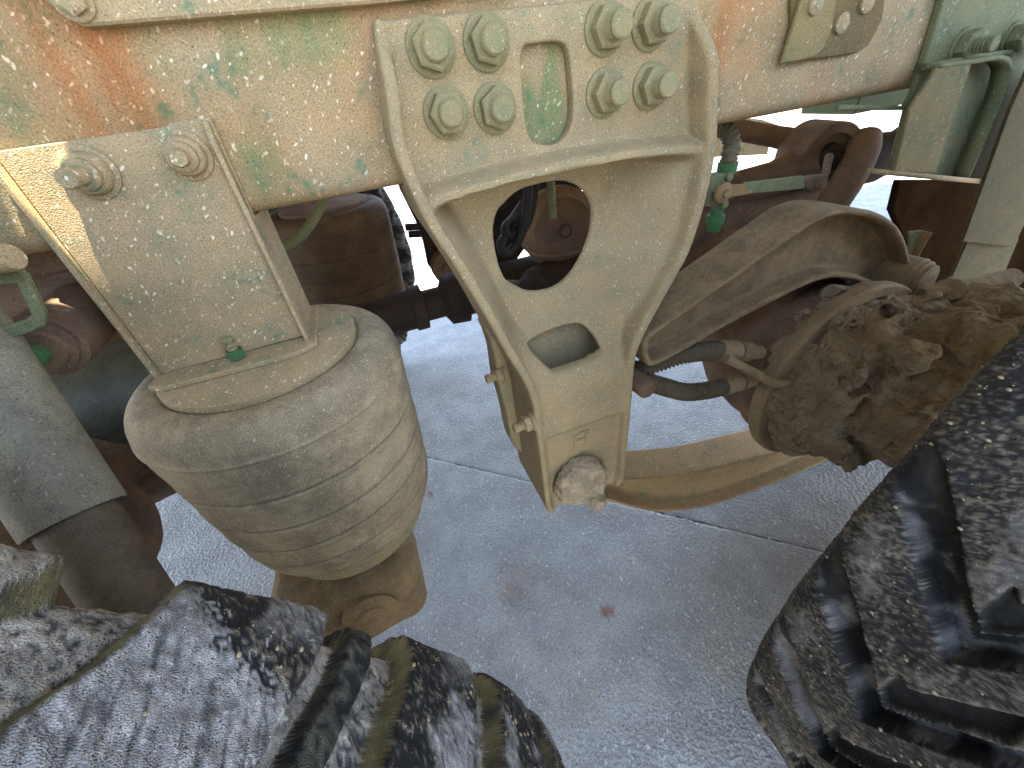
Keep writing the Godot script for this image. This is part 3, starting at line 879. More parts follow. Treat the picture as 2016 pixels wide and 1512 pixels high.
func make_far_side() -> void:
	var t := thing("chassis_rail", "dark far side chassis rail seen through the gap under the near rail", "frame rail", Vector3(0.3, -0.085, -0.86))
	var s := st_new()
	box(s, Vector3(-2.2, -0.085, -0.87), Vector3(2.6, 0.2, -0.86), 0.003)
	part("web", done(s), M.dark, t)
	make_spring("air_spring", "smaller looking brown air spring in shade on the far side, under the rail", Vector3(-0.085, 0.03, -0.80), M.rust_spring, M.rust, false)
	tyre("truck_wheel", "black blocky tyre behind the far air spring, edge lit by sun", Vector3(-0.50, -0.45, 0), -1.02, -1, 45, 8.0, 57.2, [2.0, 2.0], 0)
	t = thing("suspension_hanger", "dark far side hanger with a round bush, outlined against the bright yard", "bracket", Vector3(0.30, -0.6, -0.84))
	s = st_new()
	prism(s, [Vector2(0.1401, -0.2196), Vector2(0.5104, -0.2203), Vector2(0.5399, -0.4739), Vector2(0.4139, -0.5982), Vector2(0.3382, -0.6293), Vector2(0.2616, -0.563), Vector2(0.1992, -0.5279), Vector2(0.1705, -0.4711), Vector2(0.1735, -0.3936), Vector2(0.1664, -0.3268)], -0.88, -0.84, 0.004)
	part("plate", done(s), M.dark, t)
	s = st_new()
	lathe(s, [Vector2(0, 0), Vector2(0.058, 0), Vector2(0.058, 0.05), Vector2(0.048, 0.055), Vector2(0.03, 0.056), Vector2(0.028, 0.07), Vector2(0, 0.071)], Vector3(0.2308, -0.4734, -0.83), Vector3(0, 0, 1), 36)
	part("bush", done(s), M.rust, t)
	for p in [Vector3(0.1705, -0.3372, -0.84), Vector3(0.1747, -0.3607, -0.84)]:
		s = st_new()
		lathe(s, [Vector2(0, 0), Vector2(0.011, 0), Vector2(0.011, 0.045), Vector2(0, 0.046)], p, Vector3(-1, 0.15, 0), 12)
		part("bolt", done(s), M.dark, t)
	t = thing("air_line", "thin dull green air line drooping under the rail in front of the far air spring", "pipe", Vector3(-0.1017, -0.1767, -0.3))
	s = st_new()
	tube(s, spline([Vector3(-0.0316, -0.109, -0.34), Vector3(-0.0601, -0.1416, -0.33), Vector3(-0.0863, -0.164, -0.31), Vector3(-0.1166, -0.182, -0.29), Vector3(-0.1583, -0.1928, -0.27)], 6), 0.0085, 12)
	part("pipe", done(s), M.green, t)
	# drive shaft between the axles
	t = thing("drive_shaft", "dark brown drive shaft with a collar, between big air spring and hanger", "drive shaft", Vector3(0.0, -0.48, -0.42))
	s = st_new()
	var r := 0.047
	lathe(s, [Vector2(0, -0.75), Vector2(r, -0.75), Vector2(r, 0.02), Vector2(r + 0.003, 0.025), Vector2(r + 0.003, 0.062), Vector2(r + 0.009, 0.066), Vector2(r + 0.009, 0.094), Vector2(r - 0.008, 0.098), Vector2(r - 0.008, 0.142), Vector2(r + 0.016, 0.156), Vector2(r + 0.02, 0.2), Vector2(0, 0.21)], Vector3(-0.0101, -0.43, -0.4366), Vector3(1, 0, 0), 44)
	part("shaft", done(s), M.dark, t)
	s = st_new()
	var o := Vector3(0.2177, -0.43, -0.3172)
	lathe(s, [Vector2(0, 0), Vector2(0.062, 0), Vector2(0.068, 0.03), Vector2(0.05, 0.10), Vector2(0.05, 0.3), Vector2(0, 0.3)], o, Vector3(1, 0, 0), 36)
	part("yoke", done(s), M.rust, t)
	# seen through the hole of the hanger
	t = thing("brake_chamber", "round brown brake chamber with centre bolt, seen through the hanger hole", "brake chamber", Vector3(0.42, -0.38, -0.35))
	s = st_new()
	var c := Vector3(0.421, -0.2811, -0.3)
	lathe(s, [Vector2(0, -0.14), Vector2(0.055, -0.14), Vector2(0.083, -0.11), Vector2(0.088, -0.05), Vector2(0.092, -0.045), Vector2(0.092, -0.03), Vector2(0.080, -0.022), Vector2(0.070, -0.004), Vector2(0.06, 0.0), Vector2(0.016, 0.001), Vector2(0.015, -0.003), Vector2(0, -0.003)], c, Vector3(-0.15, 0.1, 1).normalized(), 56)
	part("housing", done(s), M.rust, t)
	s = st_new()
	prism(s, hexagon(0.0105, 0.3), -0.003, 0.008, 0.001, frame_to(c, Vector3(-0.15, 0.1, 1)))
	part("centre_bolt", done(s), M.rust, t)
	s = st_new()
	lathe(s, stud_profile(0.0085, -0.04, 0.06, 0.005), Vector3(0.365, -0.1896, -0.24), Vector3(0, 1, 0), 16, 50.0)
	part("stud", done(s), M.green, t)
	t = thing("air_hose_bundle", "two looped black air hoses left of the brake chamber in the hanger hole", "hose", Vector3(0.2562, -0.2531, -0.22))
	s = st_new()
	tube(s, spline([Vector3(0.3149, -0.1189, -0.22), Vector3(0.3004, -0.2041, -0.22), Vector3(0.277, -0.2452, -0.21), Vector3(0.2496, -0.2634, -0.2), Vector3(0.2324, -0.2538, -0.19), Vector3(0.238, -0.2392, -0.2), Vector3(0.2668, -0.233, -0.23), Vector3(0.3133, -0.2161, -0.27)], 8), 0.009, 12)
	part("hose", done(s), M.hose, t)
	s = st_new()
	tube(s, spline([Vector3(0.3364, -0.1241, -0.24), Vector3(0.3229, -0.1932, -0.24), Vector3(0.2998, -0.23, -0.23), Vector3(0.2705, -0.2423, -0.22), Vector3(0.2512, -0.23, -0.21), Vector3(0.2562, -0.2199, -0.22), Vector3(0.289, -0.2173, -0.26), Vector3(0.3268, -0.204, -0.3)], 8), 0.009, 12)
	part("hose", done(s), M.hose, t)
	s = st_new()
	tube(s, spline([Vector3(0.2905, -0.2476, -0.25), Vector3(0.304, -0.2819, -0.25), Vector3(0.3275, -0.2986, -0.24), Vector3(0.3747, -0.3105, -0.24), Vector3(0.4366, -0.3112, -0.24)], 8), 0.0035, 8)
	part("pipe", done(s), M.rust, t)
	t = thing("through_shaft_housing", "dark cast pinion housing low inside the hole of the hanger", "housing", Vector3(0.3717, -0.4159, -0.3))
	s = st_new()
	lathe(s, [Vector2(0, -0.17), Vector2(0.052, -0.17), Vector2(0.056, -0.04), Vector2(0.066, -0.03), Vector2(0.066, 0.03), Vector2(0.06, 0.04), Vector2(0.075, 0.12), Vector2(0.075, 0.3), Vector2(0, 0.3)], Vector3(0.3693, -0.4113, -0.3), Vector3(1, 0.12, -0.3).normalized(), 40)
	part("casting", done(s), M.dark, t)
	t = thing("dark_filler_tube", "thick dark tube added to fill the bright gap low behind the looped hoses", "cross member", Vector3(0.4536, -0.5589, -0.7))  # dark tube added to close a bright gap seen through the hanger hole
	s = st_new()
	lathe(s, [Vector2(0, -0.25), Vector2(0.07, -0.25), Vector2(0.07, 0.3), Vector2(0, 0.3)], Vector3(0.4651, -0.5397, -0.7), Vector3(1, 0, 0), 32)
	part("tube", done(s), M.dark, t)
	# darkness behind: differential of the axles in the middle of the truck
	t = thing("differential", "large dark round axle differential in deep shade, behind the hump shaped arm", "differential", Vector3(0.877, -0.65, -0.43))
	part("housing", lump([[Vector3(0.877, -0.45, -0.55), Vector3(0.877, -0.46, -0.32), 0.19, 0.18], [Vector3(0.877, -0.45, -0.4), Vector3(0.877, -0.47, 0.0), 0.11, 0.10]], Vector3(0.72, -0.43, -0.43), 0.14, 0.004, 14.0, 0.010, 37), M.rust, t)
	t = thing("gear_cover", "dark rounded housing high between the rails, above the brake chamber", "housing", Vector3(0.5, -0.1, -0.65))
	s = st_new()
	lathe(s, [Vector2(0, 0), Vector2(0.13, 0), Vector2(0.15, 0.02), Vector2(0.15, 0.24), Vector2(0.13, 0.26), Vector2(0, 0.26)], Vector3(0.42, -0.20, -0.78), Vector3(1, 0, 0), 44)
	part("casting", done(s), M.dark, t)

func make_right_middle() -> void:
	var t := thing("torque_rod", "dark brown torque rod with a round bushed eye, under the right rail end", "torque rod", Vector3(1.0, -0.25, -0.2))
	var c := Vector3(1.0706, -0.2264, -0.2)
	var s := st_new()
	lathe(s, [Vector2(0.032, -0.10), Vector2(0.072, -0.10), Vector2(0.074, -0.096), Vector2(0.074, -0.004), Vector2(0.071, 0.0), Vector2(0.052, 0.0), Vector2(0.050, -0.012), Vector2(0.032, -0.014)], c, Vector3(-0.25, 0.0, 1).normalized(), 48)
	part("eye", done(s), M.rust, t)
	s = st_new()
	lathe(s, [Vector2(0, -0.1), Vector2(0.030, -0.1), Vector2(0.030, 0.0), Vector2(0.024, 0.008), Vector2(0.014, 0.010), Vector2(0.012, 0.02), Vector2(0, 0.021)], c, Vector3(-0.25, 0.0, 1).normalized(), 32)
	part("bush", done(s), M.dark, t)
	s = st_new()
	tube(s, [Vector3(1.0787, -0.2384, -0.25), Vector3(0.9808, -0.2633, -0.27), Vector3(0.887, -0.2745, -0.3), Vector3(0.7589, -0.2774, -0.33)], [0.055, 0.040, 0.038, 0.038], 24)
	part("rod", done(s), M.rust, t)
	s = st_new()
	tube(s, [Vector3(0.7788, -0.3516, -0.34), Vector3(0.9575, -0.3531, -0.3), Vector3(1.1972, -0.359, -0.26)], [0.07, 0.065, 0.055], 24)
	part("rod", done(s), M.rust, t)
	s = st_new()
	tube(s, [Vector3(1.1105, -0.2092, -0.27), Vector3(1.0291, -0.1815, -0.34), Vector3(0.9381, -0.152, -0.42)], [0.030, 0.024, 0.024], 20)
	part("brace", done(s), M.rust, t)
	s = st_new()
	tube(s, spline([Vector3(1.1438, -0.1978, -0.19), Vector3(1.1209, -0.2191, -0.17), Vector3(1.0806, -0.2581, -0.15), Vector3(1.0371, -0.3091, -0.14), Vector3(1.0342, -0.3545, -0.14)], 5), 0.034, 18)
	part("neck", done(s), M.rust, t)
	t = thing("axle_bump_roller", "short dark cylinder beside the bushed eye, behind the green grey bracket", "cylinder", Vector3(1.2772, -0.3021, -0.2))
	s = st_new()
	lathe(s, [Vector2(0, -0.10), Vector2(0.055, -0.10), Vector2(0.062, -0.09), Vector2(0.062, -0.02), Vector2(0.055, 0.0), Vector2(0.052, 0.02), Vector2(0.058, 0.03), Vector2(0.058, 0.08), Vector2(0, 0.09)], Vector3(1.3493, -0.2656, -0.26), Vector3(0.75, 0.2, 0.5).normalized(), 44)
	part("drum", done(s), M.dark, t)
	# levelling valve and its link
	t = thing("levelling_valve", "small green grey levelling valve beside the right rim of the hanger", "valve", Vector3(0.6146, -0.2154, -0.05))
	s = st_new()
	prism(s, [Vector2(0.5732, -0.163), Vector2(0.6168, -0.1662), Vector2(0.624, -0.177), Vector2(0.6221, -0.1956), Vector2(0.6204, -0.2251), Vector2(0.5813, -0.216)], -0.075, -0.05, 0.003)
	var body := part("body", done(s), M.green, t)
	for p in [Vector3(0.6128, -0.1719, -0.05), Vector3(0.6137, -0.2161, -0.05)]:
		s = st_new()
		lathe(s, [Vector2(0, 0), Vector2(0.0075, 0), Vector2(0.0075, 0.005), Vector2(0.005, 0.007), Vector2(0, 0.0072)], p, Vector3(0, 0, 1), 16)
		part("screw", done(s), M.green, body)
	s = st_new()
	lathe(s, [Vector2(0, 0), Vector2(0.016, 0), Vector2(0.017, 0.016), Vector2(0.013, 0.018), Vector2(0.013, 0.024), Vector2(0, 0.024)], Vector3(0.6199, -0.168, -0.062), Vector3(0, 1, 0), 20)
	part("top_fitting", done(s), M.fresh_green, t)
	s = st_new()
	lathe(s, [Vector2(0, -0.04), Vector2(0.011, -0.04), Vector2(0.013, -0.026), Vector2(0.016, -0.025), Vector2(0.016, -0.012), Vector2(0.011, -0.01), Vector2(0.011, 0.0), Vector2(0, 0)], Vector3(0.6135, -0.226, -0.062), Vector3(0, 1, 0), 20)
	part("bottom_fitting", done(s), M.fresh_green, t)
	t = thing("valve_conduit", "grey corrugated conduit curving down to the levelling valve, under the rail", "hose", Vector3(0.6138, -0.151, -0.06))
	s = st_new()
	ribbed(s, spline([Vector3(0.5909, -0.0929, -0.09), Vector3(0.6168, -0.1054, -0.075), Vector3(0.6242, -0.1261, -0.065), Vector3(0.6182, -0.1423, -0.06), Vector3(0.6196, -0.1566, -0.06)], 10), 0.0135, 0.0016, 0.008)
	part("conduit", done(s), M.hose_dusty, t)
	t = thing("levelling_link", "flat grey link arm from the levelling valve to a short drop rod", "link", Vector3(0.6878, -0.2057, -0.04))
	s = st_new()
	prism(s, [Vector2(0.5792, -0.1842), Vector2(0.5867, -0.18), Vector2(0.6451, -0.1868), Vector2(0.6527, -0.2055), Vector2(0.594, -0.2015), Vector2(0.5815, -0.1943)], -0.041, -0.035, 0.001)
	part("lever", done(s), M.paint_dim, t)
	s = st_new()
	prism(s, [Vector2(0.6452, -0.1861), Vector2(0.7852, -0.1979), Vector2(0.7981, -0.2052), Vector2(0.8016, -0.2198), Vector2(0.7924, -0.2217), Vector2(0.6533, -0.2066)], -0.049, -0.0425, 0.001)
	part("strip", done(s), M.green, t)
	s = st_new()
	lathe(s, [Vector2(0, 0), Vector2(0.0165, 0), Vector2(0.0165, 0.006), Vector2(0.012, 0.009), Vector2(0.007, 0.010), Vector2(0.007, 0.014), Vector2(0, 0.0145)], Vector3(0.5894, -0.1907, -0.034), Vector3(0, 0, 1), 24)
	part("pivot", done(s), M.paint_dim, t)
	s = st_new()
	prism(s, [Vector2(0.79, -0.2036), Vector2(0.8037, -0.2007), Vector2(0.8487, -0.2055), Vector2(0.8561, -0.2272), Vector2(0.8446, -0.236), Vector2(0.8198, -0.2325), Vector2(0.7989, -0.2191)], -0.052, -0.04, 0.002)
	part("clevis", done(s), M.rust, t)
	s = st_new()
	lathe(s, [Vector2(0, 0), Vector2(0.011, 0), Vector2(0.011, 0.004), Vector2(0.007, 0.005), Vector2(0.007, 0.010), Vector2(0, 0.0105)], Vector3(0.8292, -0.2188, -0.039), Vector3(0, 0, 1), 20)
	part("clevis_pin", done(s), M.rust, t)
	s = st_new()
	tube(s, [Vector3(0.8541, -0.2093, -0.05), Vector3(0.8636, -0.1882, -0.06), Vector3(0.8762, -0.1823, -0.07)], 0.0072, 12)
	part("drop_rod", done(s), M.rust, t)
	# beyond the truck, in the sun
	t = thing("step_box", "sunlit green box with a yellowish side, on the far side under the rail", "box", Vector3(1.976, -0.32, -0.7569))
	s = st_new()
	box(s, Vector3(2.42, -0.315, -1.40), Vector3(2.96, 0.10, -1.1), 0.008)
	part("box", done(s), M.green_far, t)
	s = st_new()
	box(s, Vector3(2.965, -0.30, -1.36), Vector3(3.35, 0.10, -1.12), 0.006)
	part("side_panel", done(s), M.olive, t)
	t = thing("guard_panel", "light tan sheet panel lit by the sun, seen behind the levelling valve", "panel", Vector3(1.6826, -0.4232, -1))
	s = st_new()
	prism(s, [Vector2(1.3853, -0.1847), Vector2(1.7123, -0.2434), Vector2(1.8547, -0.2899), Vector2(1.7889, -0.3233), Vector2(1.793, -0.3873), Vector2(1.4709, -0.3504), Vector2(1.4244, -0.382)], -1.02, -1.0, 0.003)
	part("panel", done(s), M.paint, t)

# a hose wound with ribs
func ribbed(s: SurfaceTool, pts: Array, r: float, depth: float, pitch: float) -> void:
	var fine := []
	var rr := []
	var left := 0.0
	var run := 0.0
	var step := pitch / 4.0
	for i in pts.size() - 1:
		var a: Vector3 = pts[i]
		var b: Vector3 = pts[i + 1]
		var l := a.distance_to(b)
		while left < l:
			fine.append(a.lerp(b, left / l))
			rr.append(r + depth * cos(TAU * run / pitch))
			left += step
			run += step
		left -= l
	tube(s, fine, rr, 18)

func make_arms() -> void:
	var t := thing("suspension_arm", "big brown hump shaped I section arm rising right of the hanger", "suspension arm", Vector3(0.5728, -0.4204, 0.015))
	var o: Array = spline([Vector2(0.3852, -0.3927), Vector2(0.3947, -0.3655), Vector2(0.462, -0.3374), Vector2(0.5519, -0.2999), Vector2(0.6599, -0.2565), Vector2(0.7009, -0.2401), Vector2(0.7353, -0.2337), Vector2(0.7689, -0.2345), Vector2(0.8056, -0.2414), Vector2(0.8518, -0.2545), Vector2(0.8989, -0.2742), Vector2(0.9452, -0.3018), Vector2(0.9871, -0.3368), Vector2(1.0304, -0.3826), Vector2(1.0853, -0.4347), Vector2(1.1143, -0.4964), Vector2(1.0708, -0.5045), Vector2(1.014, -0.474), Vector2(0.9449, -0.4274), Vector2(0.8887, -0.3974), Vector2(0.8411, -0.379), Vector2(0.7978, -0.3681), Vector2(0.7405, -0.3677), Vector2(0.6397, -0.3856), Vector2(0.5623, -0.4016), Vector2(0.4768, -0.425), Vector2(0.4235, -0.4356), Vector2(0.3973, -0.4308)], 3, true)
	part("casting", arm(o, -0.035, 0.06, 0.0125, 0.006, 0.0035, 0.011), M.armpaint, t)
	var s := st_new()
	lathe(s, [Vector2(0.0, -0.08), Vector2(0.05, -0.08), Vector2(0.05, 0.0), Vector2(0.047, 0.004), Vector2(0.047, 0.010), Vector2(0.042, 0.013), Vector2(0.042, 0.020), Vector2(0.03, 0.022), Vector2(0, 0.022)], Vector3(1.0548, -0.4363, 0.07), Vector3(0.1, 0, 1).normalized(), 40)
	part("end_bush", done(s), M.armpaint, t)
	s = st_new()
	prism(s, hexagon(0.0235, 0.1), 0.0, 0.024, 0.003, frame_to(Vector3(1.0193, -0.4366, 0.1), Vector3(0.1, 0, 1)))
	part("bolt_head", done(s), M.muddy, t)
	s = st_new()
	for h in [Vector3(0.7577, -0.2358, 0.012), Vector3(0.5636, -0.3045, 0.012), Vector3(0.4731, -0.3814, 0.012)]:
		lathe(s, [Vector2(0, -0.002), Vector2(0.008, -0.002), Vector2(0.007, 0.0012), Vector2(0, 0.0014)], h, Vector3(-0.45, 0.9, 0), 14)
	t = thing("suspension_arm", "tan channel section arm sweeping right from the hanger foot, low over the concrete", "suspension arm", Vector3(0.5404, -1.0197, 0))
	o = spline([Vector2(0.2281, -0.6679), Vector2(0.3121, -0.7095), Vector2(0.4139, -0.7603), Vector2(0.5255, -0.8066), Vector2(0.6373, -0.8419), Vector2(0.7792, -0.8705), Vector2(0.8884, -0.8937), Vector2(0.9822, -0.9078), Vector2(1.0812, -0.9065), Vector2(1.2417, -0.9054), Vector2(1.42, -1.0571), Vector2(1.3351, -1.0693), Vector2(1.2167, -1.0691), Vector2(1.1384, -1.0586), Vector2(1.0259, -1.0527), Vector2(0.9046, -1.0466), Vector2(0.7971, -1.0359), Vector2(0.6882, -1.0195), Vector2(0.5834, -0.9823), Vector2(0.4861, -0.9302), Vector2(0.4144, -0.8725), Vector2(0.346, -0.8067), Vector2(0.2385, -0.7063)], 3, true)
	part("casting", arm(o, -0.06, 0.045, 0.0085, 0.006, 0.0035, 0.007), M.tanarm, t)
	# bolt whose round end shows right of the hanger
	t = thing("arm_bolt", "stubby round bolt end at the right cheek of the cast hanger", "bolt", Vector3(0.4093, -0.498, 0.04))
	s = st_new()
	lathe(s, [Vector2(0, -0.06), Vector2(0.019, -0.06), Vector2(0.0195, -0.004), Vector2(0.017, 0.0), Vector2(0, 0.001)], Vector3(0.3927, -0.4716, 0.075), Vector3(0.12, -0.05, 1).normalized(), 28)
	part("shank", done(s), M.rust, t)

func make_axle() -> void:
	var c := Vector3(0.863, -0.5955, 0.0)
	var t := thing("axle_end", "axle end packed with dried mud and held by a clamp band, beside the right tyre", "axle", c + Vector3(0, -0.2, 0.1))
	var s := st_new()
	var z := Vector3(0, 0, 1)
	lathe(s, [Vector2(0, -0.16), Vector2(0.13, -0.16), Vector2(0.165, -0.10), Vector2(0.178, -0.02), Vector2(0.178, 0.03), Vector2(0.188, 0.034), Vector2(0.190, 0.05), Vector2(0.19, 0.085), Vector2(0, 0.09)], c, z, 72)
	part("drum", done(s), M.rust, t)
	s = st_new()
	lathe(s, [Vector2(0.19, 0.078), Vector2(0.208, 0.082), Vector2(0.2115, 0.088), Vector2(0.2115, 0.104), Vector2(0.207, 0.111), Vector2(0.19, 0.113)], c, z, 80)
	part("clamp_band", done(s), M.muddy, t)
	var rounds := [[c + Vector3(0.0, 0.0, 0.06), c + Vector3(0.02, 0.02, 0.20), 0.197, 0.172], [c + Vector3(0.02, 0.0, 0.15), c + Vector3(0.02, 0.04, 0.34), 0.14, 0.10]]
	part("dried_mud", lump(rounds, Vector3(0.7726, -0.4325, 0.24), 0.026, 0.015, 17.0, 0.005, 55), M.mud, t)
	part("hub_mud", lump([[Vector3(0.95, -0.53, 0.10), Vector3(0.93, -0.51, 0.43), 0.11, 0.105], [Vector3(1.06, -0.50, 0.12), Vector3(1.10, -0.48, 0.4), 0.085, 0.09]], Vector3(1.0166, -0.4688, 0.22), 0.05, 0.016, 13.0, 0.006, 56), M.mud, t)
	for e in [[Vector3(0.7139, -0.3603, 0.2), Vector3(0.6963, -0.3379, 0.22)], [Vector3(0.8223, -0.7239, 0.125), Vector3(0.8398, -0.7494, 0.135)]]:
		s = st_new()
		tube(s, [e[0], e[1]], 0.011, 16, false)
		tube(s, [e[0], e[1]], 0.008, 16, false)
		part("drain_stub", done(s), M.muddy, t)
	t = thing("brake_lever", "muddy tapered lever pointing right from the bolt ending the hump shaped arm", "lever", Vector3(1.0982, -0.4437, 0.14))
	s = st_new()
	tube(s, spline([Vector3(0.9794, -0.4299, 0.13), Vector3(1.01, -0.4257, 0.14), Vector3(1.0984, -0.4291, 0.15), Vector3(1.1884, -0.4302, 0.16)], 4), 0.020, 16)
	part("bar", done(s), M.muddy, t)
	s = st_new()
	tube(s, spline([Vector3(1.0428, -0.4587, 0.135), Vector3(1.0223, -0.4303, 0.145), Vector3(1.0073, -0.4107, 0.15)], 4), 0.024, 16)
	part("collar", done(s), M.muddy, t)
	# the two armoured hoses
	t = thing("brake_hose", "upper ribbed brake hose, straight, entering the muddy axle end from the left", "hose", Vector3(0.5771, -0.4731, 0.05), "ribbed brake hoses")
	s = st_new()
	ribbed(s, spline([Vector3(0.3976, -0.4825, 0), Vector3(0.4572, -0.4637, 0.02), Vector3(0.509, -0.4489, 0.04), Vector3(0.5807, -0.4625, 0.05)], 8), 0.0175, 0.0022, 0.0078)
	part("spring_guard", done(s), M.hose_dusty, t)
	s = st_new()
	lathe(s, [Vector2(0, -0.01), Vector2(0.020, -0.01), Vector2(0.021, 0.0), Vector2(0.021, 0.034), Vector2(0.019, 0.037), Vector2(0.014, 0.038), Vector2(0.014, 0.042), Vector2(0.0195, 0.0425), Vector2(0.0195, 0.070), Vector2(0.014, 0.073), Vector2(0.014, 0.10), Vector2(0, 0.1)], Vector3(0.5767, -0.4612, 0.05), Vector3(0.7038, -0.5038, 0.06) - Vector3(0.5767, -0.4612, 0.05), 24)
	part("coupling", done(s), M.muddy, t)
	t = thing("brake_hose", "lower ribbed brake hose sagging over the concrete, just right of the hanger", "hose", Vector3(0.5451, -0.556, 0.05), "ribbed brake hoses")
	s = st_new()
	ribbed(s, spline([Vector3(0.4074, -0.4858, 0.02), Vector3(0.4536, -0.5097, 0.04), Vector3(0.5039, -0.5361, 0.05), Vector3(0.5525, -0.5427, 0.06), Vector3(0.6056, -0.5437, 0.065)], 8), 0.0165, 0.0022, 0.0078)
	part("spring_guard", done(s), M.hose_dusty, t)
	s = st_new()
	lathe(s, [Vector2(0, -0.012), Vector2(0.0185, -0.012), Vector2(0.0195, 0.0), Vector2(0.0195, 0.022), Vector2(0.014, 0.024), Vector2(0.014, 0.028), Vector2(0.018, 0.029), Vector2(0.018, 0.052), Vector2(0.012, 0.054), Vector2(0.012, 0.08), Vector2(0, 0.08)], Vector3(0.6002, -0.543, 0.065), Vector3(0.6863, -0.5396, 0.075) - Vector3(0.6002, -0.543, 0.065), 24)
	part("coupling", done(s), M.muddy, t)
	t = thing("brake_pipe", "thin bent pipe running over the couplings to the clamp band", "pipe", Vector3(0.6239, -0.5016, 0.11))
	s = st_new()
	tube(s, spline([Vector3(0.5628, -0.4612, 0.075), Vector3(0.5919, -0.481, 0.09), Vector3(0.619, -0.5005, 0.105), Vector3(0.6307, -0.5098, 0.12), Vector3(0.6585, -0.5229, 0.125), Vector3(0.7021, -0.5386, 0.12)], 6), 0.0085, 14)
	part("pipe", done(s), M.muddy, t)

func make_right_brackets() -> void:
	var t := thing("riveted_gusset", "two overlapping olive gusset plates with flat rivets, on the rail right of hanger", "plate", Vector3(0.7068, -0.0151, 0.008))
	var s := st_new()
	prism(s, [Vector2(0.5965, 0.0741), Vector2(0.6195, 0.014), Vector2(0.6185, -0.0196), Vector2(0.7102, -0.0223), Vector2(0.7584, -0.022), Vector2(0.779, -0.0144), Vector2(0.7905, 0.0121), Vector2(0.7722, 0.0656)], 0.0012, 0.0075, 0.0015)
	part("rear_plate", done(s), M.olive_dark, t)
	s = st_new()
	prism(s, [Vector2(0.6169, 0.072), Vector2(0.6166, 0.0437), Vector2(0.6076, -0.0206), Vector2(0.6518, -0.0203), Vector2(0.6677, -0.0178), Vector2(0.6808, -0.0089), Vector2(0.6855, 0.0136), Vector2(0.6722, 0.0693)], 0.0078, 0.0145, 0.0015)
	part("front_plate", done(s), M.olive, t)
	for p in [Vector3(0.7074, 0.0149, 0.0076), Vector3(0.6409, 0.0382, 0.0146), Vector3(0.7459, 0.0335, 0.0076)]:
		s = st_new()
		lathe(s, [Vector2(0, 0), Vector2(0.0118, 0), Vector2(0.0118, 0.0035), Vector2(0.0095, 0.005), Vector2(0, 0.0054)], p, Vector3(0, 0, 1), 24)
		part("rivet", done(s), M.paint, t)
	t = thing("green_bracket", "grey green welded bracket with gusset and two bolts, ending the rail at right", "bracket", Vector3(1.0783, -0.2428, 0.02))
	s = st_new()
	prism(s, [Vector2(0.8875, 0.0593), Vector2(0.9017, 0.0263), Vector2(0.9093, -0.027), Vector2(0.9166, -0.0885), Vector2(0.911, -0.1053), Vector2(0.7506, -0.0849), Vector2(0.7491, -0.0927), Vector2(0.9182, -0.1126), Vector2(0.9421, -0.2142), Vector2(1.257, -0.2834), Vector2(1.2436, -0.2333), Vector2(1.1972, -0.0656), Vector2(1.1751, 0.0454)], 0.0012, 0.012, 0.002)
	part("back_plate", done(s), M.green, t)
	s = st_new()
	prism(s, [Vector2(0.8911, -0.0545), Vector2(0.9735, -0.0574), Vector2(1.0086, -0.2205), Vector2(0.8887, -0.2002), Vector2(0.8659, -0.1049)], 0.039, 0.045, 0.0015)
	part("front_gusset", done(s), M.olive_grey, t)
	s = st_new()
	strip(s, spline([Vector3(0.8957, -0.0531, 0.045), Vector3(0.991, -0.0552, 0.045), Vector3(1.0382, -0.0557, 0.045), Vector3(1.0719, -0.0647, 0.045), Vector3(1.0944, -0.0859, 0.045), Vector3(1.1089, -0.1381, 0.045), Vector3(1.1204, -0.2487, 0.045)], 6), 0.0065, 0.026)
	part("rim", done(s), M.green, t)
	s = st_new()
	strip(s, [Vector3(0.8717, -0.1971, 0.055), Vector3(1.0071, -0.2268, 0.055), Vector3(1.1582, -0.2592, 0.055)], 0.008, 0.045)
	part("foot", done(s), M.paint, t)
	s = st_new()
	strip(s, [Vector3(0.9027, -0.0516, 0.03), Vector3(1.0028, -0.0507, 0.03), Vector3(1.1887, -0.0538, 0.03)], 0.006, 0.02)
	part("fold", done(s), M.green, t)
	bolt(t, Vector3(0.9859, -0.0348, 0.012), Vector3(0, 0, 1), 0.025, 0.022, 0.016, 0.011, 0.045, 0.3, M.green)
	hex_bolt(t, Vector3(1.1127, -0.035, 0.012), Vector3(0, 0, 1), 0.024, 0.021, 0.022, 0.1, M.green)
	t = thing("guard_strip", "olive sheet metal guard strip in two lapped lengths, hanging at the right edge", "guard", Vector3(1.1117, -0.4158, 0.12))
	s = st_new()
	prism(s, [Vector2(1.097, -0.0288), Vector2(1.1101, -0.1344), Vector2(1.1851, -0.3808), Vector2(1.4111, -0.4419), Vector2(1.3965, -0.3856), Vector2(1.2961, -0.1071)], 0.054, 0.06, 0.001)
	part("upper_strip", done(s), M.olive_dim, t)
	s = st_new()
	prism(s, [Vector2(1.2238, -0.3742), Vector2(1.2469, -0.4973), Vector2(1.4844, -0.5528), Vector2(1.4402, -0.4316)], 0.044, 0.05, 0.001)
	part("lower_strip", done(s), M.olive_dim, t)
	t = thing("mud_flap", "dark brown flat flap in deep shade behind the guard strip", "flap", Vector3(2.0731, -0.7846, -0.28))
	s = st_new()
	prism(s, [Vector2(1.4481, -0.3431), Vector2(1.4713, -0.4296), Vector2(1.6602, -0.6023), Vector2(1.9089, -0.944), Vector2(5.1414, -1.9126), Vector2(2.744, -0.3101), Vector2(1.6973, -0.1881), Vector2(1.8171, -0.4053)], -0.27, -0.25, 0.004)
	part("sheet", done(s), M.rust_brown, t)
	t = thing("stop_tab", "small green flanged tab behind the right end of the hump shaped arm", "tab", Vector3(1.171, -0.4091, 0))
	s = st_new()
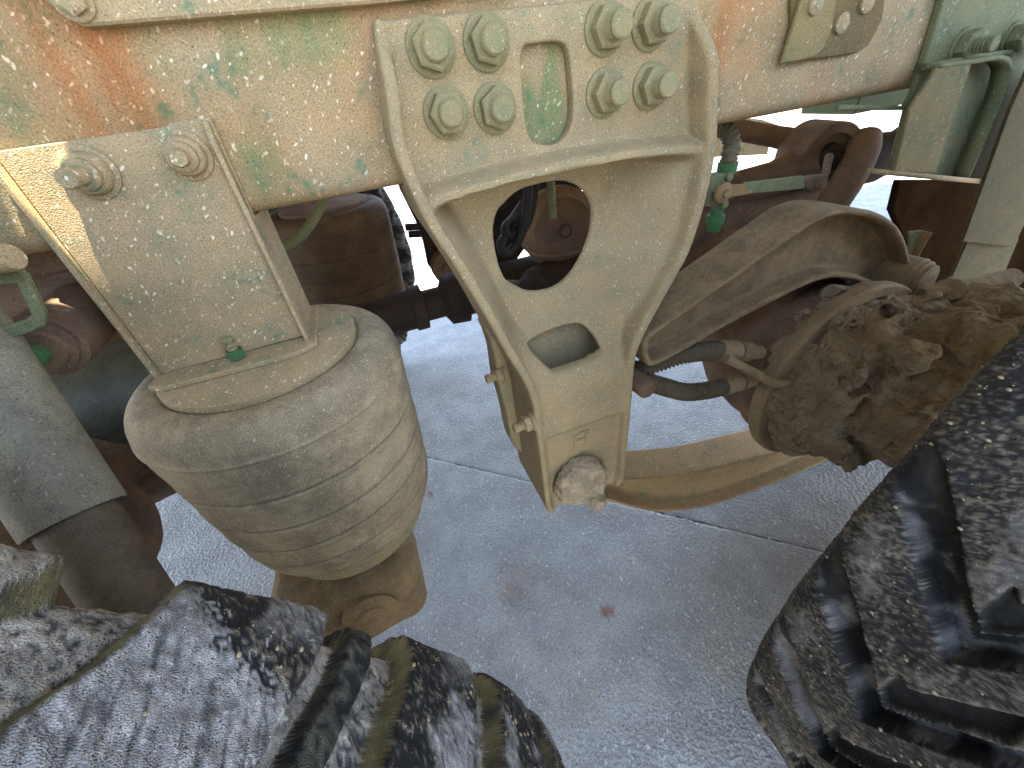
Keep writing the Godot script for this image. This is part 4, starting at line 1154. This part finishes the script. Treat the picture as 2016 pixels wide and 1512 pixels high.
	prism(s, [Vector2(1.1393, -0.3682), Vector2(1.1853, -0.3755), Vector2(1.2039, -0.4401), Vector2(1.2026, -0.4485)], -0.025, -0.02, 0.001)
	part("web", done(s), M.green, t)
	s = st_new()
	strip(s, [Vector3(1.205, -0.3819, -0.01), Vector3(1.2005, -0.4088, -0.01), Vector3(1.1977, -0.4444, -0.01)], 0.008, 0.03)
	part("flange", done(s), M.paint_dim, t)

# a flat bar on edge: centre line at its front edge, half width across, depth back from there
func strip(s: SurfaceTool, pts: Array, w: float, depth: float) -> void:
	for i in pts.size() - 1:
		var a: Vector3 = pts[i]
		var b: Vector3 = pts[i + 1]
		var e: Vector3 = (pts[mini(i + 1, pts.size() - 1)] - pts[maxi(i - 1, 0)]).normalized()
		var e2: Vector3 = (pts[mini(i + 2, pts.size() - 1)] - pts[i]).normalized()
		var oa := Vector3(-e.y, e.x, 0) * w * 0.5
		var ob := Vector3(-e2.y, e2.x, 0) * w * 0.5
		var d := Vector3(0, 0, -depth)
		quad(s, a + oa, b + ob, b - ob, a - oa, Vector3(0, 0, 1))
		quad(s, a + oa, b + ob, b + ob + d, a + oa + d, oa)
		quad(s, a - oa, b - ob, b - ob + d, a - oa + d, -oa)
		quad(s, a + oa + d, b + ob + d, b - ob + d, a - oa + d, Vector3(0, 0, -1))
		if i == 0:
			quad(s, a + oa, a - oa, a - oa + d, a + oa + d, a - b)
		if i == pts.size() - 2:
			quad(s, b + ob, b - ob, b - ob + d, b + ob + d, b - a)

# tyre with traction lugs: zi is the plane of its inner shoulder, away the direction in z from there to the other side
func tyre(called: String, label: String, at: Vector3, zi: float, away: int, count: int, pitch: float, first: float, half: Array, kind: int) -> void:
	var t := thing(called, label, "wheel", at + Vector3(0, GROUND - at.y, zi + away * 0.2), "lugged wheels of the truck")
	var key := [Vector2(0.035, 0.30), Vector2(-0.008, 0.42), Vector2(-0.014, 0.50), Vector2(-0.010, 0.555), Vector2(-0.002, 0.600), Vector2(0.002, 0.623), Vector2(0.010, 0.6305), Vector2(0.03, 0.6325), Vector2(0.1, 0.633), Vector2(0.2, 0.634), Vector2(0.3, 0.633), Vector2(0.37, 0.6315), Vector2(0.394, 0.623), Vector2(0.402, 0.596), Vector2(0.410, 0.555), Vector2(0.414, 0.5), Vector2(0.408, 0.42), Vector2(0.365, 0.30)]
	var dense := spline(key, 40)
	var prof := [dense[0]]
	var run := 0.0
	for i in range(1, dense.size()):
		run += dense[i].distance_to(dense[i - 1])
		var p: Vector2 = dense[i]
		var fine := p.y > 0.56 and p.x < (0.08 if kind == 1 else 0.17) and kind > 0
		if run > ((0.0008 if kind == 1 else 0.0012) if fine else 0.012):
			prof.append(p)
			run = 0.0
	var span := [[-1, -1], [51.0, 92.0], [-104.0, -54.0]]
	var angles := []
	var a := -180.0
	while a < 180.0:
		angles.append(a)
		var in_view: bool = kind > 0 and a > span[kind][0] and a < span[kind][1]
		a += (0.07 if kind == 1 else 0.125) if in_view else 1.0
	var n1 := FastNoiseLite.new()
	n1.seed = 100 + kind
	n1.frequency = 14.0
	n1.fractal_octaves = 4
	var n2 := FastNoiseLite.new()
	n2.seed = 200 + kind
	n2.frequency = 170.0
	n2.fractal_octaves = 3
	var v := PackedVector3Array()
	var cols := PackedColorArray()
	var slope: float = [-60.0, -60.0, -100.0][kind]
	var tops := []
	for th in angles:
		var sn := sin(deg_to_rad(th))
		var cs := cos(deg_to_rad(th))
		for i in prof.size():
			var p: Vector2 = prof[i]
			var e: Vector2 = prof[mini(i + 1, prof.size() - 1)] - prof[maxi(i - 1, 0)]
			var nrm := Vector2(-e.y, e.x).normalized()
			pass
			var q1 := n1.get_noise_2d(th * 0.011, p.x + p.y)
			var q2 := n2.get_noise_2d(th * 0.011, p.x + p.y)
			var q3 := n2.get_noise_2d(th * 0.011 * 2.7 + 9.0, (p.x + p.y) * 2.7)
			var zo := p.x
			var mid := zo
			if mid > 0.2:
				mid = 0.4 - zo
			var shift := slope * minf(mid, 0.075) + (-slope * 1.3) * maxf(mid - 0.075, 0.0)
			var rel: float = (th - first - shift + q1 * 0.35) / pitch
			var k := roundi(rel)
			var d := absf(rel - k) * pitch
			var hw: float = half[posmod(k, 2)] * (1.25 - 4.0 * clampf(mid, 0.0, 0.12))
			var lug := smoothstep(hw - 0.1, hw + 0.30, d)
			var cube := 0.0
			if kind == 1 and posmod(k, 2) == 1:
				cube = band((rel - k) * pitch, -0.95, 0.25, 0.12)
				lug = maxf(lug, cube * 0.7)
			if kind == 2:
				lug = lerpf(1.0, lug, smoothstep(-0.002, 0.032, mid))
			# short branch slot near the middle of each lug
			if kind == 2:
				var fr: float = rel - floorf(rel)
				var slot := smoothstep(0.10, 0.16, absf(fr - 0.32)) if absf(mid - 0.09) < 0.022 else 1.0
				lug *= lerpf(0.55, 1.0, slot)
			var weight := smoothstep(0.535, 0.598, p.y)
			var lift := 0.010 - (1.0 - lug) * (0.011 if kind == 1 else 0.016)
			var wear := q2 * 0.0009 + q1 * 0.0012
			var o := p + nrm * (weight * lift + wear * weight)
			v.append(Vector3(at.x + o.y * sn, at.y + o.y * cs, zi + away * o.x))
			# rubber, dust and scuffs
			var black := Color(0.020, 0.020, 0.021)
			var c := black
			var dust := Color(0.40, 0.33, 0.24)
			var grey := Color(0.52, 0.50, 0.48)
			var steep := lug * (1.0 - lug) * 4.0
			if kind == 1:
				if lug > 0.93:
					var worn := 0.0
					if rel < 0.0:
						c = Color(0.06, 0.06, 0.065).lerp(Color(0.56, 0.50, 0.42), smoothstep(-0.50, 0.10, q1 * 0.5 + q2 * 0.6 + q3 * 0.5))
					else:
						worn = smoothstep(-0.06, 0.06, 58.9 + (mid - 0.008) * 60.0 - th + q1 * 1.2 + q3 * 0.8) * smoothstep(0.004, 0.010, mid) if rel < 1.0 else smoothstep(0.02, 0.25, q1)
						worn = maxf(worn, smoothstep(0.42, 0.48, fmod(rel, 1.0) + q1 * 0.2) * smoothstep(0.022, 0.004, mid) * smoothstep(-0.3, 0.1, q1 + 0.2))
						c = black.lerp(dust, 0.75 * smoothstep(0.05, 0.40, q3 * 0.7 + q2 * 0.5 + q1 * 0.4))
						var streak := n2.get_noise_2d(th * 0.011 * 2.2, p.x * 0.16 + 4.0)
						c = c.lerp(grey, worn * clampf(0.80 + 0.2 * q2 + 0.3 * q3 - 0.5 * smoothstep(0.0, 0.5, streak), 0.0, 1.0))
				else:
					c = Color(0.075, 0.075, 0.08).lerp(Color(0.56, 0.49, 0.40), smoothstep(-0.45, 0.10, q1 * 0.6 + q2 * 0.6 + q3 * 0.5))
					if steep > 0.06:
						c = Color(0.28, 0.24, 0.12).lerp(Color(0.06, 0.055, 0.05), smoothstep(-0.1, 0.3, q1))
				if cube > 0.5:
					c = black.lerp(Color(0.10, 0.095, 0.07), smoothstep(-0.1, 0.4, q2 + q1))
			else:
				if lug > 0.9:
					c = Color(0.034, 0.034, 0.034).lerp(dust * 0.75, 0.85 * smoothstep(-0.15, 0.40, q2 * 0.5 + q3 * 0.7 + q1 * 0.4))
					c = c.lerp(grey * 0.7, 0.45 * smoothstep(0.25, 0.6, q1))
				else:
					var up_side := 1.0 if rel - k > 0.0 else 0.0
					c = black.lerp(grey * 0.5, (1.0 - up_side) * smoothstep(-0.25, 0.05, q1))
					c = c.lerp(Color(0.05, 0.045, 0.034), up_side * 0.8)
			if p.y < 0.56:
				c = black.lerp(Color(0.20, 0.17, 0.11), smoothstep(-0.3, 0.3, q1 + 0.3))
			cols.append(c)
			if kind > 0 and lug > 0.85 and p.y > 0.612 and zo < 0.15 and th > span[kind][0] and th < span[kind][1] and c.r < 0.2 and rng.randf() < 0.16 * smoothstep(-0.1, 0.3, q2):
				tops.append(v[v.size() - 1])
	part("tyre", grid_mesh(v, angles.size(), prof.size(), cols, true, away < 0), M.tread, t)
	var s := st_new()
	lathe(s, [Vector2(0.12, 0.10), Vector2(0.26, 0.08), Vector2(0.30, 0.05), Vector2(0.325, 0.03), Vector2(0.325, 0.05), Vector2(0.285, 0.09), Vector2(0.28, 0.31), Vector2(0.325, 0.35), Vector2(0.325, 0.37), Vector2(0.29, 0.34), Vector2(0.12, 0.20)], Vector3(at.x, at.y, zi), Vector3(0, 0, away), 48)
	part("rim", done(s), M.olive, t)
	if tops.size():
		var mesh := SphereMesh.new()
		mesh.radius = 0.5
		mesh.height = 1.0
		mesh.radial_segments = 6
		mesh.rings = 3
		mesh.material = M.crumb
		var mm := MultiMesh.new()
		mm.transform_format = MultiMesh.TRANSFORM_3D
		mm.mesh = mesh
		mm.instance_count = tops.size()
		for i in tops.size():
			var size := (0.0005 + 0.0022 * pow(rng.randf(), 6.0)) * (0.6 if kind == 1 else 1.0)
			var b := Basis.from_euler(Vector3(rng.randf() * 6.0, rng.randf() * 6.0, rng.randf() * 6.0)).scaled(Vector3(1.0, 0.7, 1.2) * size)
			mm.set_instance_transform(i, Transform3D(b, tops[i] - above(t)))
		var inst := MultiMeshInstance3D.new()
		inst.name = "dirt_crumbs"
		inst.multimesh = mm
		inst.set_meta("kind", "stuff")
		t.add_child(inst, true)

func make_yard() -> void:
	var a := Vector3(-0.0259, -1.08, -0.5906)
	var b := Vector3(0.8887, -1.08, 0.2578)
	var e := Vector2(b.x - a.x, b.z - a.z).normalized()
	var o := Vector2(-e.y, e.x)
	var p := Vector2(a.x, a.z)
	var fine := [0.0]
	var d := 0.0
	while d < 62.0:
		d += 0.011 if d < 1.9 else maxf(0.011, (d - 1.9) * 0.25)
		fine.append(d)
	var nz := FastNoiseLite.new()
	nz.seed = 66
	nz.frequency = 1.6
	nz.fractal_octaves = 5
	var nf := FastNoiseLite.new()
	nf.seed = 67
	nf.frequency = 38.0
	nf.fractal_octaves = 2
	# rusty, dusty and pale marks on the slab: place, radius, colour, strength
	var marks := [[Vector3(0.2789, -1.08, 0.1477), 0.016, Color(0.62, 0.30, 0.20), 0.9], [Vector3(-0.0556, -1.08, -0.4189), 0.02, Color(0.55, 0.34, 0.26), 0.8], [Vector3(0.0966, -1.08, -0.0269), 0.05, Color(0.66, 0.50, 0.42), 0.35], [Vector3(0.0679, -1.08, 0.0022), 0.035, Color(0.66, 0.50, 0.42), 0.35], [Vector3(0.1405, -1.08, 0.2813), 0.06, Color(1.0, 0.93, 0.82), 0.8], [Vector3(0.4537, -1.08, 0.3374), 0.05, Color(1.0, 0.93, 0.82), 0.7], [Vector3(0.1838, -1.08, -0.9749), 0.16, Color(0.80, 0.76, 0.72), 0.6], [Vector3(0.3388, -1.08, 0.4061), 0.12, Color(0.70, 0.69, 0.69), 0.5]]
	for side in [1.0, -1.0]:
		var us := []
		for i in range(fine.size() - 1, 0, -1):
			us.append(-fine[i])
		us.append_array(fine)
		var v := PackedVector3Array()
		var c := PackedColorArray()
		for u in us:
			for k in fine.size() + 1:
				var f: float = fine[maxi(k - 1, 0)]
				var at: Vector2 = p + e * (u + 0.55) + o * side * (f + 0.0018)
				var n := nz.get_noise_2d(at.x, at.y)
				var q := nf.get_noise_2d(at.x, at.y)
				at += o * side * (maxf(q, 0.0) * 0.006 if f == 0.0 else 0.0)
				v.append(Vector3(at.x, GROUND + (-0.012 if k == 0 else q * 0.0007 + n * 0.0006 - (0.0012 if k == 1 else 0.0)), at.y))
				var col := Color(0.86, 0.86, 0.86).lerp(Color(1, 1, 1), clampf(0.5 + n * 0.9 + q * 0.12, 0.0, 1.0)).lerp(Color(0.80, 0.76, 0.70), clampf(n * -0.8 - 0.15, 0.0, 0.6))
				for m in marks:
					var far: float = Vector2(m[0].x, m[0].z).distance_to(at) / m[1] + q * 0.9 + n
					if far < 1.0:
						col = col.lerp(m[2], m[3] * smoothstep(1.0, 0.3, far))
				c.append(col)
		structure("concrete_yard" if side > 0 else "concrete_yard_001", grid_mesh(v, us.size(), fine.size() + 1, c, false, side > 0), M.yard)
	var mesh := SphereMesh.new()
	mesh.radius = 0.5
	mesh.height = 1.0
	mesh.radial_segments = 7
	mesh.rings = 3
	mesh.material = M.grit
	var mm := MultiMesh.new()
	mm.transform_format = MultiMesh.TRANSFORM_3D
	mm.mesh = mesh
	mm.instance_count = 5200
	for i in mm.instance_count:
		var size := 0.0018 + 0.0055 * pow(rng.randf(), 5.0)
		var r := Basis.from_euler(Vector3(rng.randf() * 6.0, rng.randf() * 6.0, rng.randf() * 6.0)) * Basis.from_scale(Vector3(1.0, 0.75, 1.25) * size)
		mm.set_instance_transform(i, Transform3D(r, Vector3(rng.randf_range(-1.5, 2.6), GROUND + size * 0.22, rng.randf_range(-1.7, 0.75))))
	var grit := MultiMeshInstance3D.new()
	grit.name = "grit"
	grit.multimesh = mm
	grit.set_meta("kind", "stuff")
	grit.set_meta("label", "loose pale grit scattered over the concrete yard")
	grit.set_meta("category", "grit")
	add_child(grit)
	var s := st_new()
	var w := o * 0.02
	quad(s, Vector3(p.x - e.x * 60 - w.x, GROUND - 0.012, p.y - e.y * 60 - w.y), Vector3(p.x + e.x * 60 - w.x, GROUND - 0.012, p.y + e.y * 60 - w.y), Vector3(p.x + e.x * 60 + w.x, GROUND - 0.012, p.y + e.y * 60 + w.y), Vector3(p.x - e.x * 60 + w.x, GROUND - 0.012, p.y - e.y * 60 + w.y), Vector3.UP)
	structure("joint_filler", done(s), M.joint)

# unseen deck added over the frame to keep the sun off the suspension
func make_shade_deck() -> void:
	var t := thing("shade_deck", "unseen flat deck added above the frame and tyres to block the sun", "shade deck", Vector3(0.3, 0.9, -0.45))
	var s := st_new()
	for r in [[-4.0, 5.0, -1.75, 0.126], [-4.0, 5.0, 0.152, 0.84], [-4.0, -0.02, 0.1262, 0.1518], [0.05, 5.0, 0.1262, 0.1518]]:  # slot left between the sheets lets one sun patch through
		box(s, Vector3(r[0], 0.9, r[2]), Vector3(r[1], 0.93, r[3]), 0.004)
	part("floor", done(s), M.deck, t)

func _ready() -> void:
	rng.seed = 77
	# camera, sky, sun, exposure
	var cam := Camera3D.new()
	cam.name = "camera"
	add_child(cam)
	cam.transform = Transform3D(Basis(Vector3(0.927680, -0.112340, 0.356074), Vector3(0.297607, 0.798380, -0.523468), Vector3(-0.225476, 0.591581, 0.774075)), Vector3(0, 0, 0.55))
	cam.fov = 86.76
	cam.near = 0.02
	cam.far = 400.0
	cam.current = true
	var env := Environment.new()
	env.background_mode = Environment.BG_SKY
	var sky_mat := ProceduralSkyMaterial.new()
	sky_mat.sky_top_color = Color(0.50, 0.58, 0.70)
	sky_mat.sky_horizon_color = Color(0.84, 0.86, 0.89)
	sky_mat.sky_curve = 0.12
	sky_mat.sky_energy_multiplier = 1.1
	sky_mat.ground_horizon_color = Color(0.60, 0.58, 0.54)
	sky_mat.ground_bottom_color = Color(0.45, 0.43, 0.40)
	var sky := Sky.new()
	sky.sky_material = sky_mat
	env.sky = sky
	env.tonemap_mode = Environment.TONE_MAPPER_LINEAR
	env.tonemap_exposure = 9.8
	env.sdfgi_enabled = true
	env.ssao_enabled = true
	env.ssil_enabled = true
	var world := WorldEnvironment.new()
	world.environment = env
	add_child(world)
	var sun := DirectionalLight3D.new()
	sun.name = "sun"
	sun.light_energy = 1.3
	sun.light_color = Color(1.0, 0.95, 0.86)
	sun.light_angular_distance = 0.5
	sun.shadow_enabled = true
	add_child(sun)
	sun.basis = frame_to(Vector3.ZERO, Vector3(0.3, 1.0, 0.14)).basis
	make_surfaces()
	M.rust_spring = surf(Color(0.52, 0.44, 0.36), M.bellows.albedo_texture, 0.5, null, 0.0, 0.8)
	M.hose_dusty = surf(Color(0.62, 0.60, 0.56), M.bellows.albedo_texture, 0.2, null, 0.0, 0.75)
	M.paint_dim = surf(Color(0.80, 0.72, 0.62), M.paint.albedo_texture, 0.3, null, 0.0, 0.8)
	M.green_far = surf(Color(0.34, 0.42, 0.32), M.paint.albedo_texture, 0.7, null, 0.0, 0.8)
	M.olive_dark = surf(Color(0.66, 0.62, 0.50), M.paint.albedo_texture, 0.5, null, 0.0, 0.8)
	M.olive_dim = surf(Color(0.50, 0.49, 0.38), M.paint.albedo_texture, 0.5, null, 0.0, 0.8)
	M.olive_grey = surf(Color(0.70, 0.70, 0.60), M.paint.albedo_texture, 0.5, null, 0.0, 0.8)
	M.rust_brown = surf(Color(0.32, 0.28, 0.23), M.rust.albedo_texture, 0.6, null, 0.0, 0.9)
	M.green_grey = surf(Color(0.84, 0.86, 0.80), M.paint.albedo_texture, 0.3, null, 0.0, 0.8)
	M.rust_brown.metallic_specular = 0.05
	make_yard()
	make_shade_deck()
	make_rail()
	make_hanger()
	make_spring_bracket()
	make_spring("air_spring", "large dusty ribbed rubber air spring below the rail, left of the hanger", Vector3(-0.172, 0, -0.01), M.bellows, M.paint)
	make_shock()
	make_left_background()
	make_arms()
	make_axle()
	make_right_middle()
	make_right_brackets()
	make_far_side()
	tyre("truck_wheel", "muddy black tyre with deep angled lugs in the lower left foreground", Vector3(-0.622, -0.444, 0), 0.452, 1, 45, 8.0, 57.2, [0.9, 1.5], 1)
	tyre("truck_wheel", "dusty black tyre with curved grooves in the lower right foreground", Vector3(0.877, -0.45, 0), 0.465, 1, 40, 9.0, -68.6, [1.25, 1.25], 2)
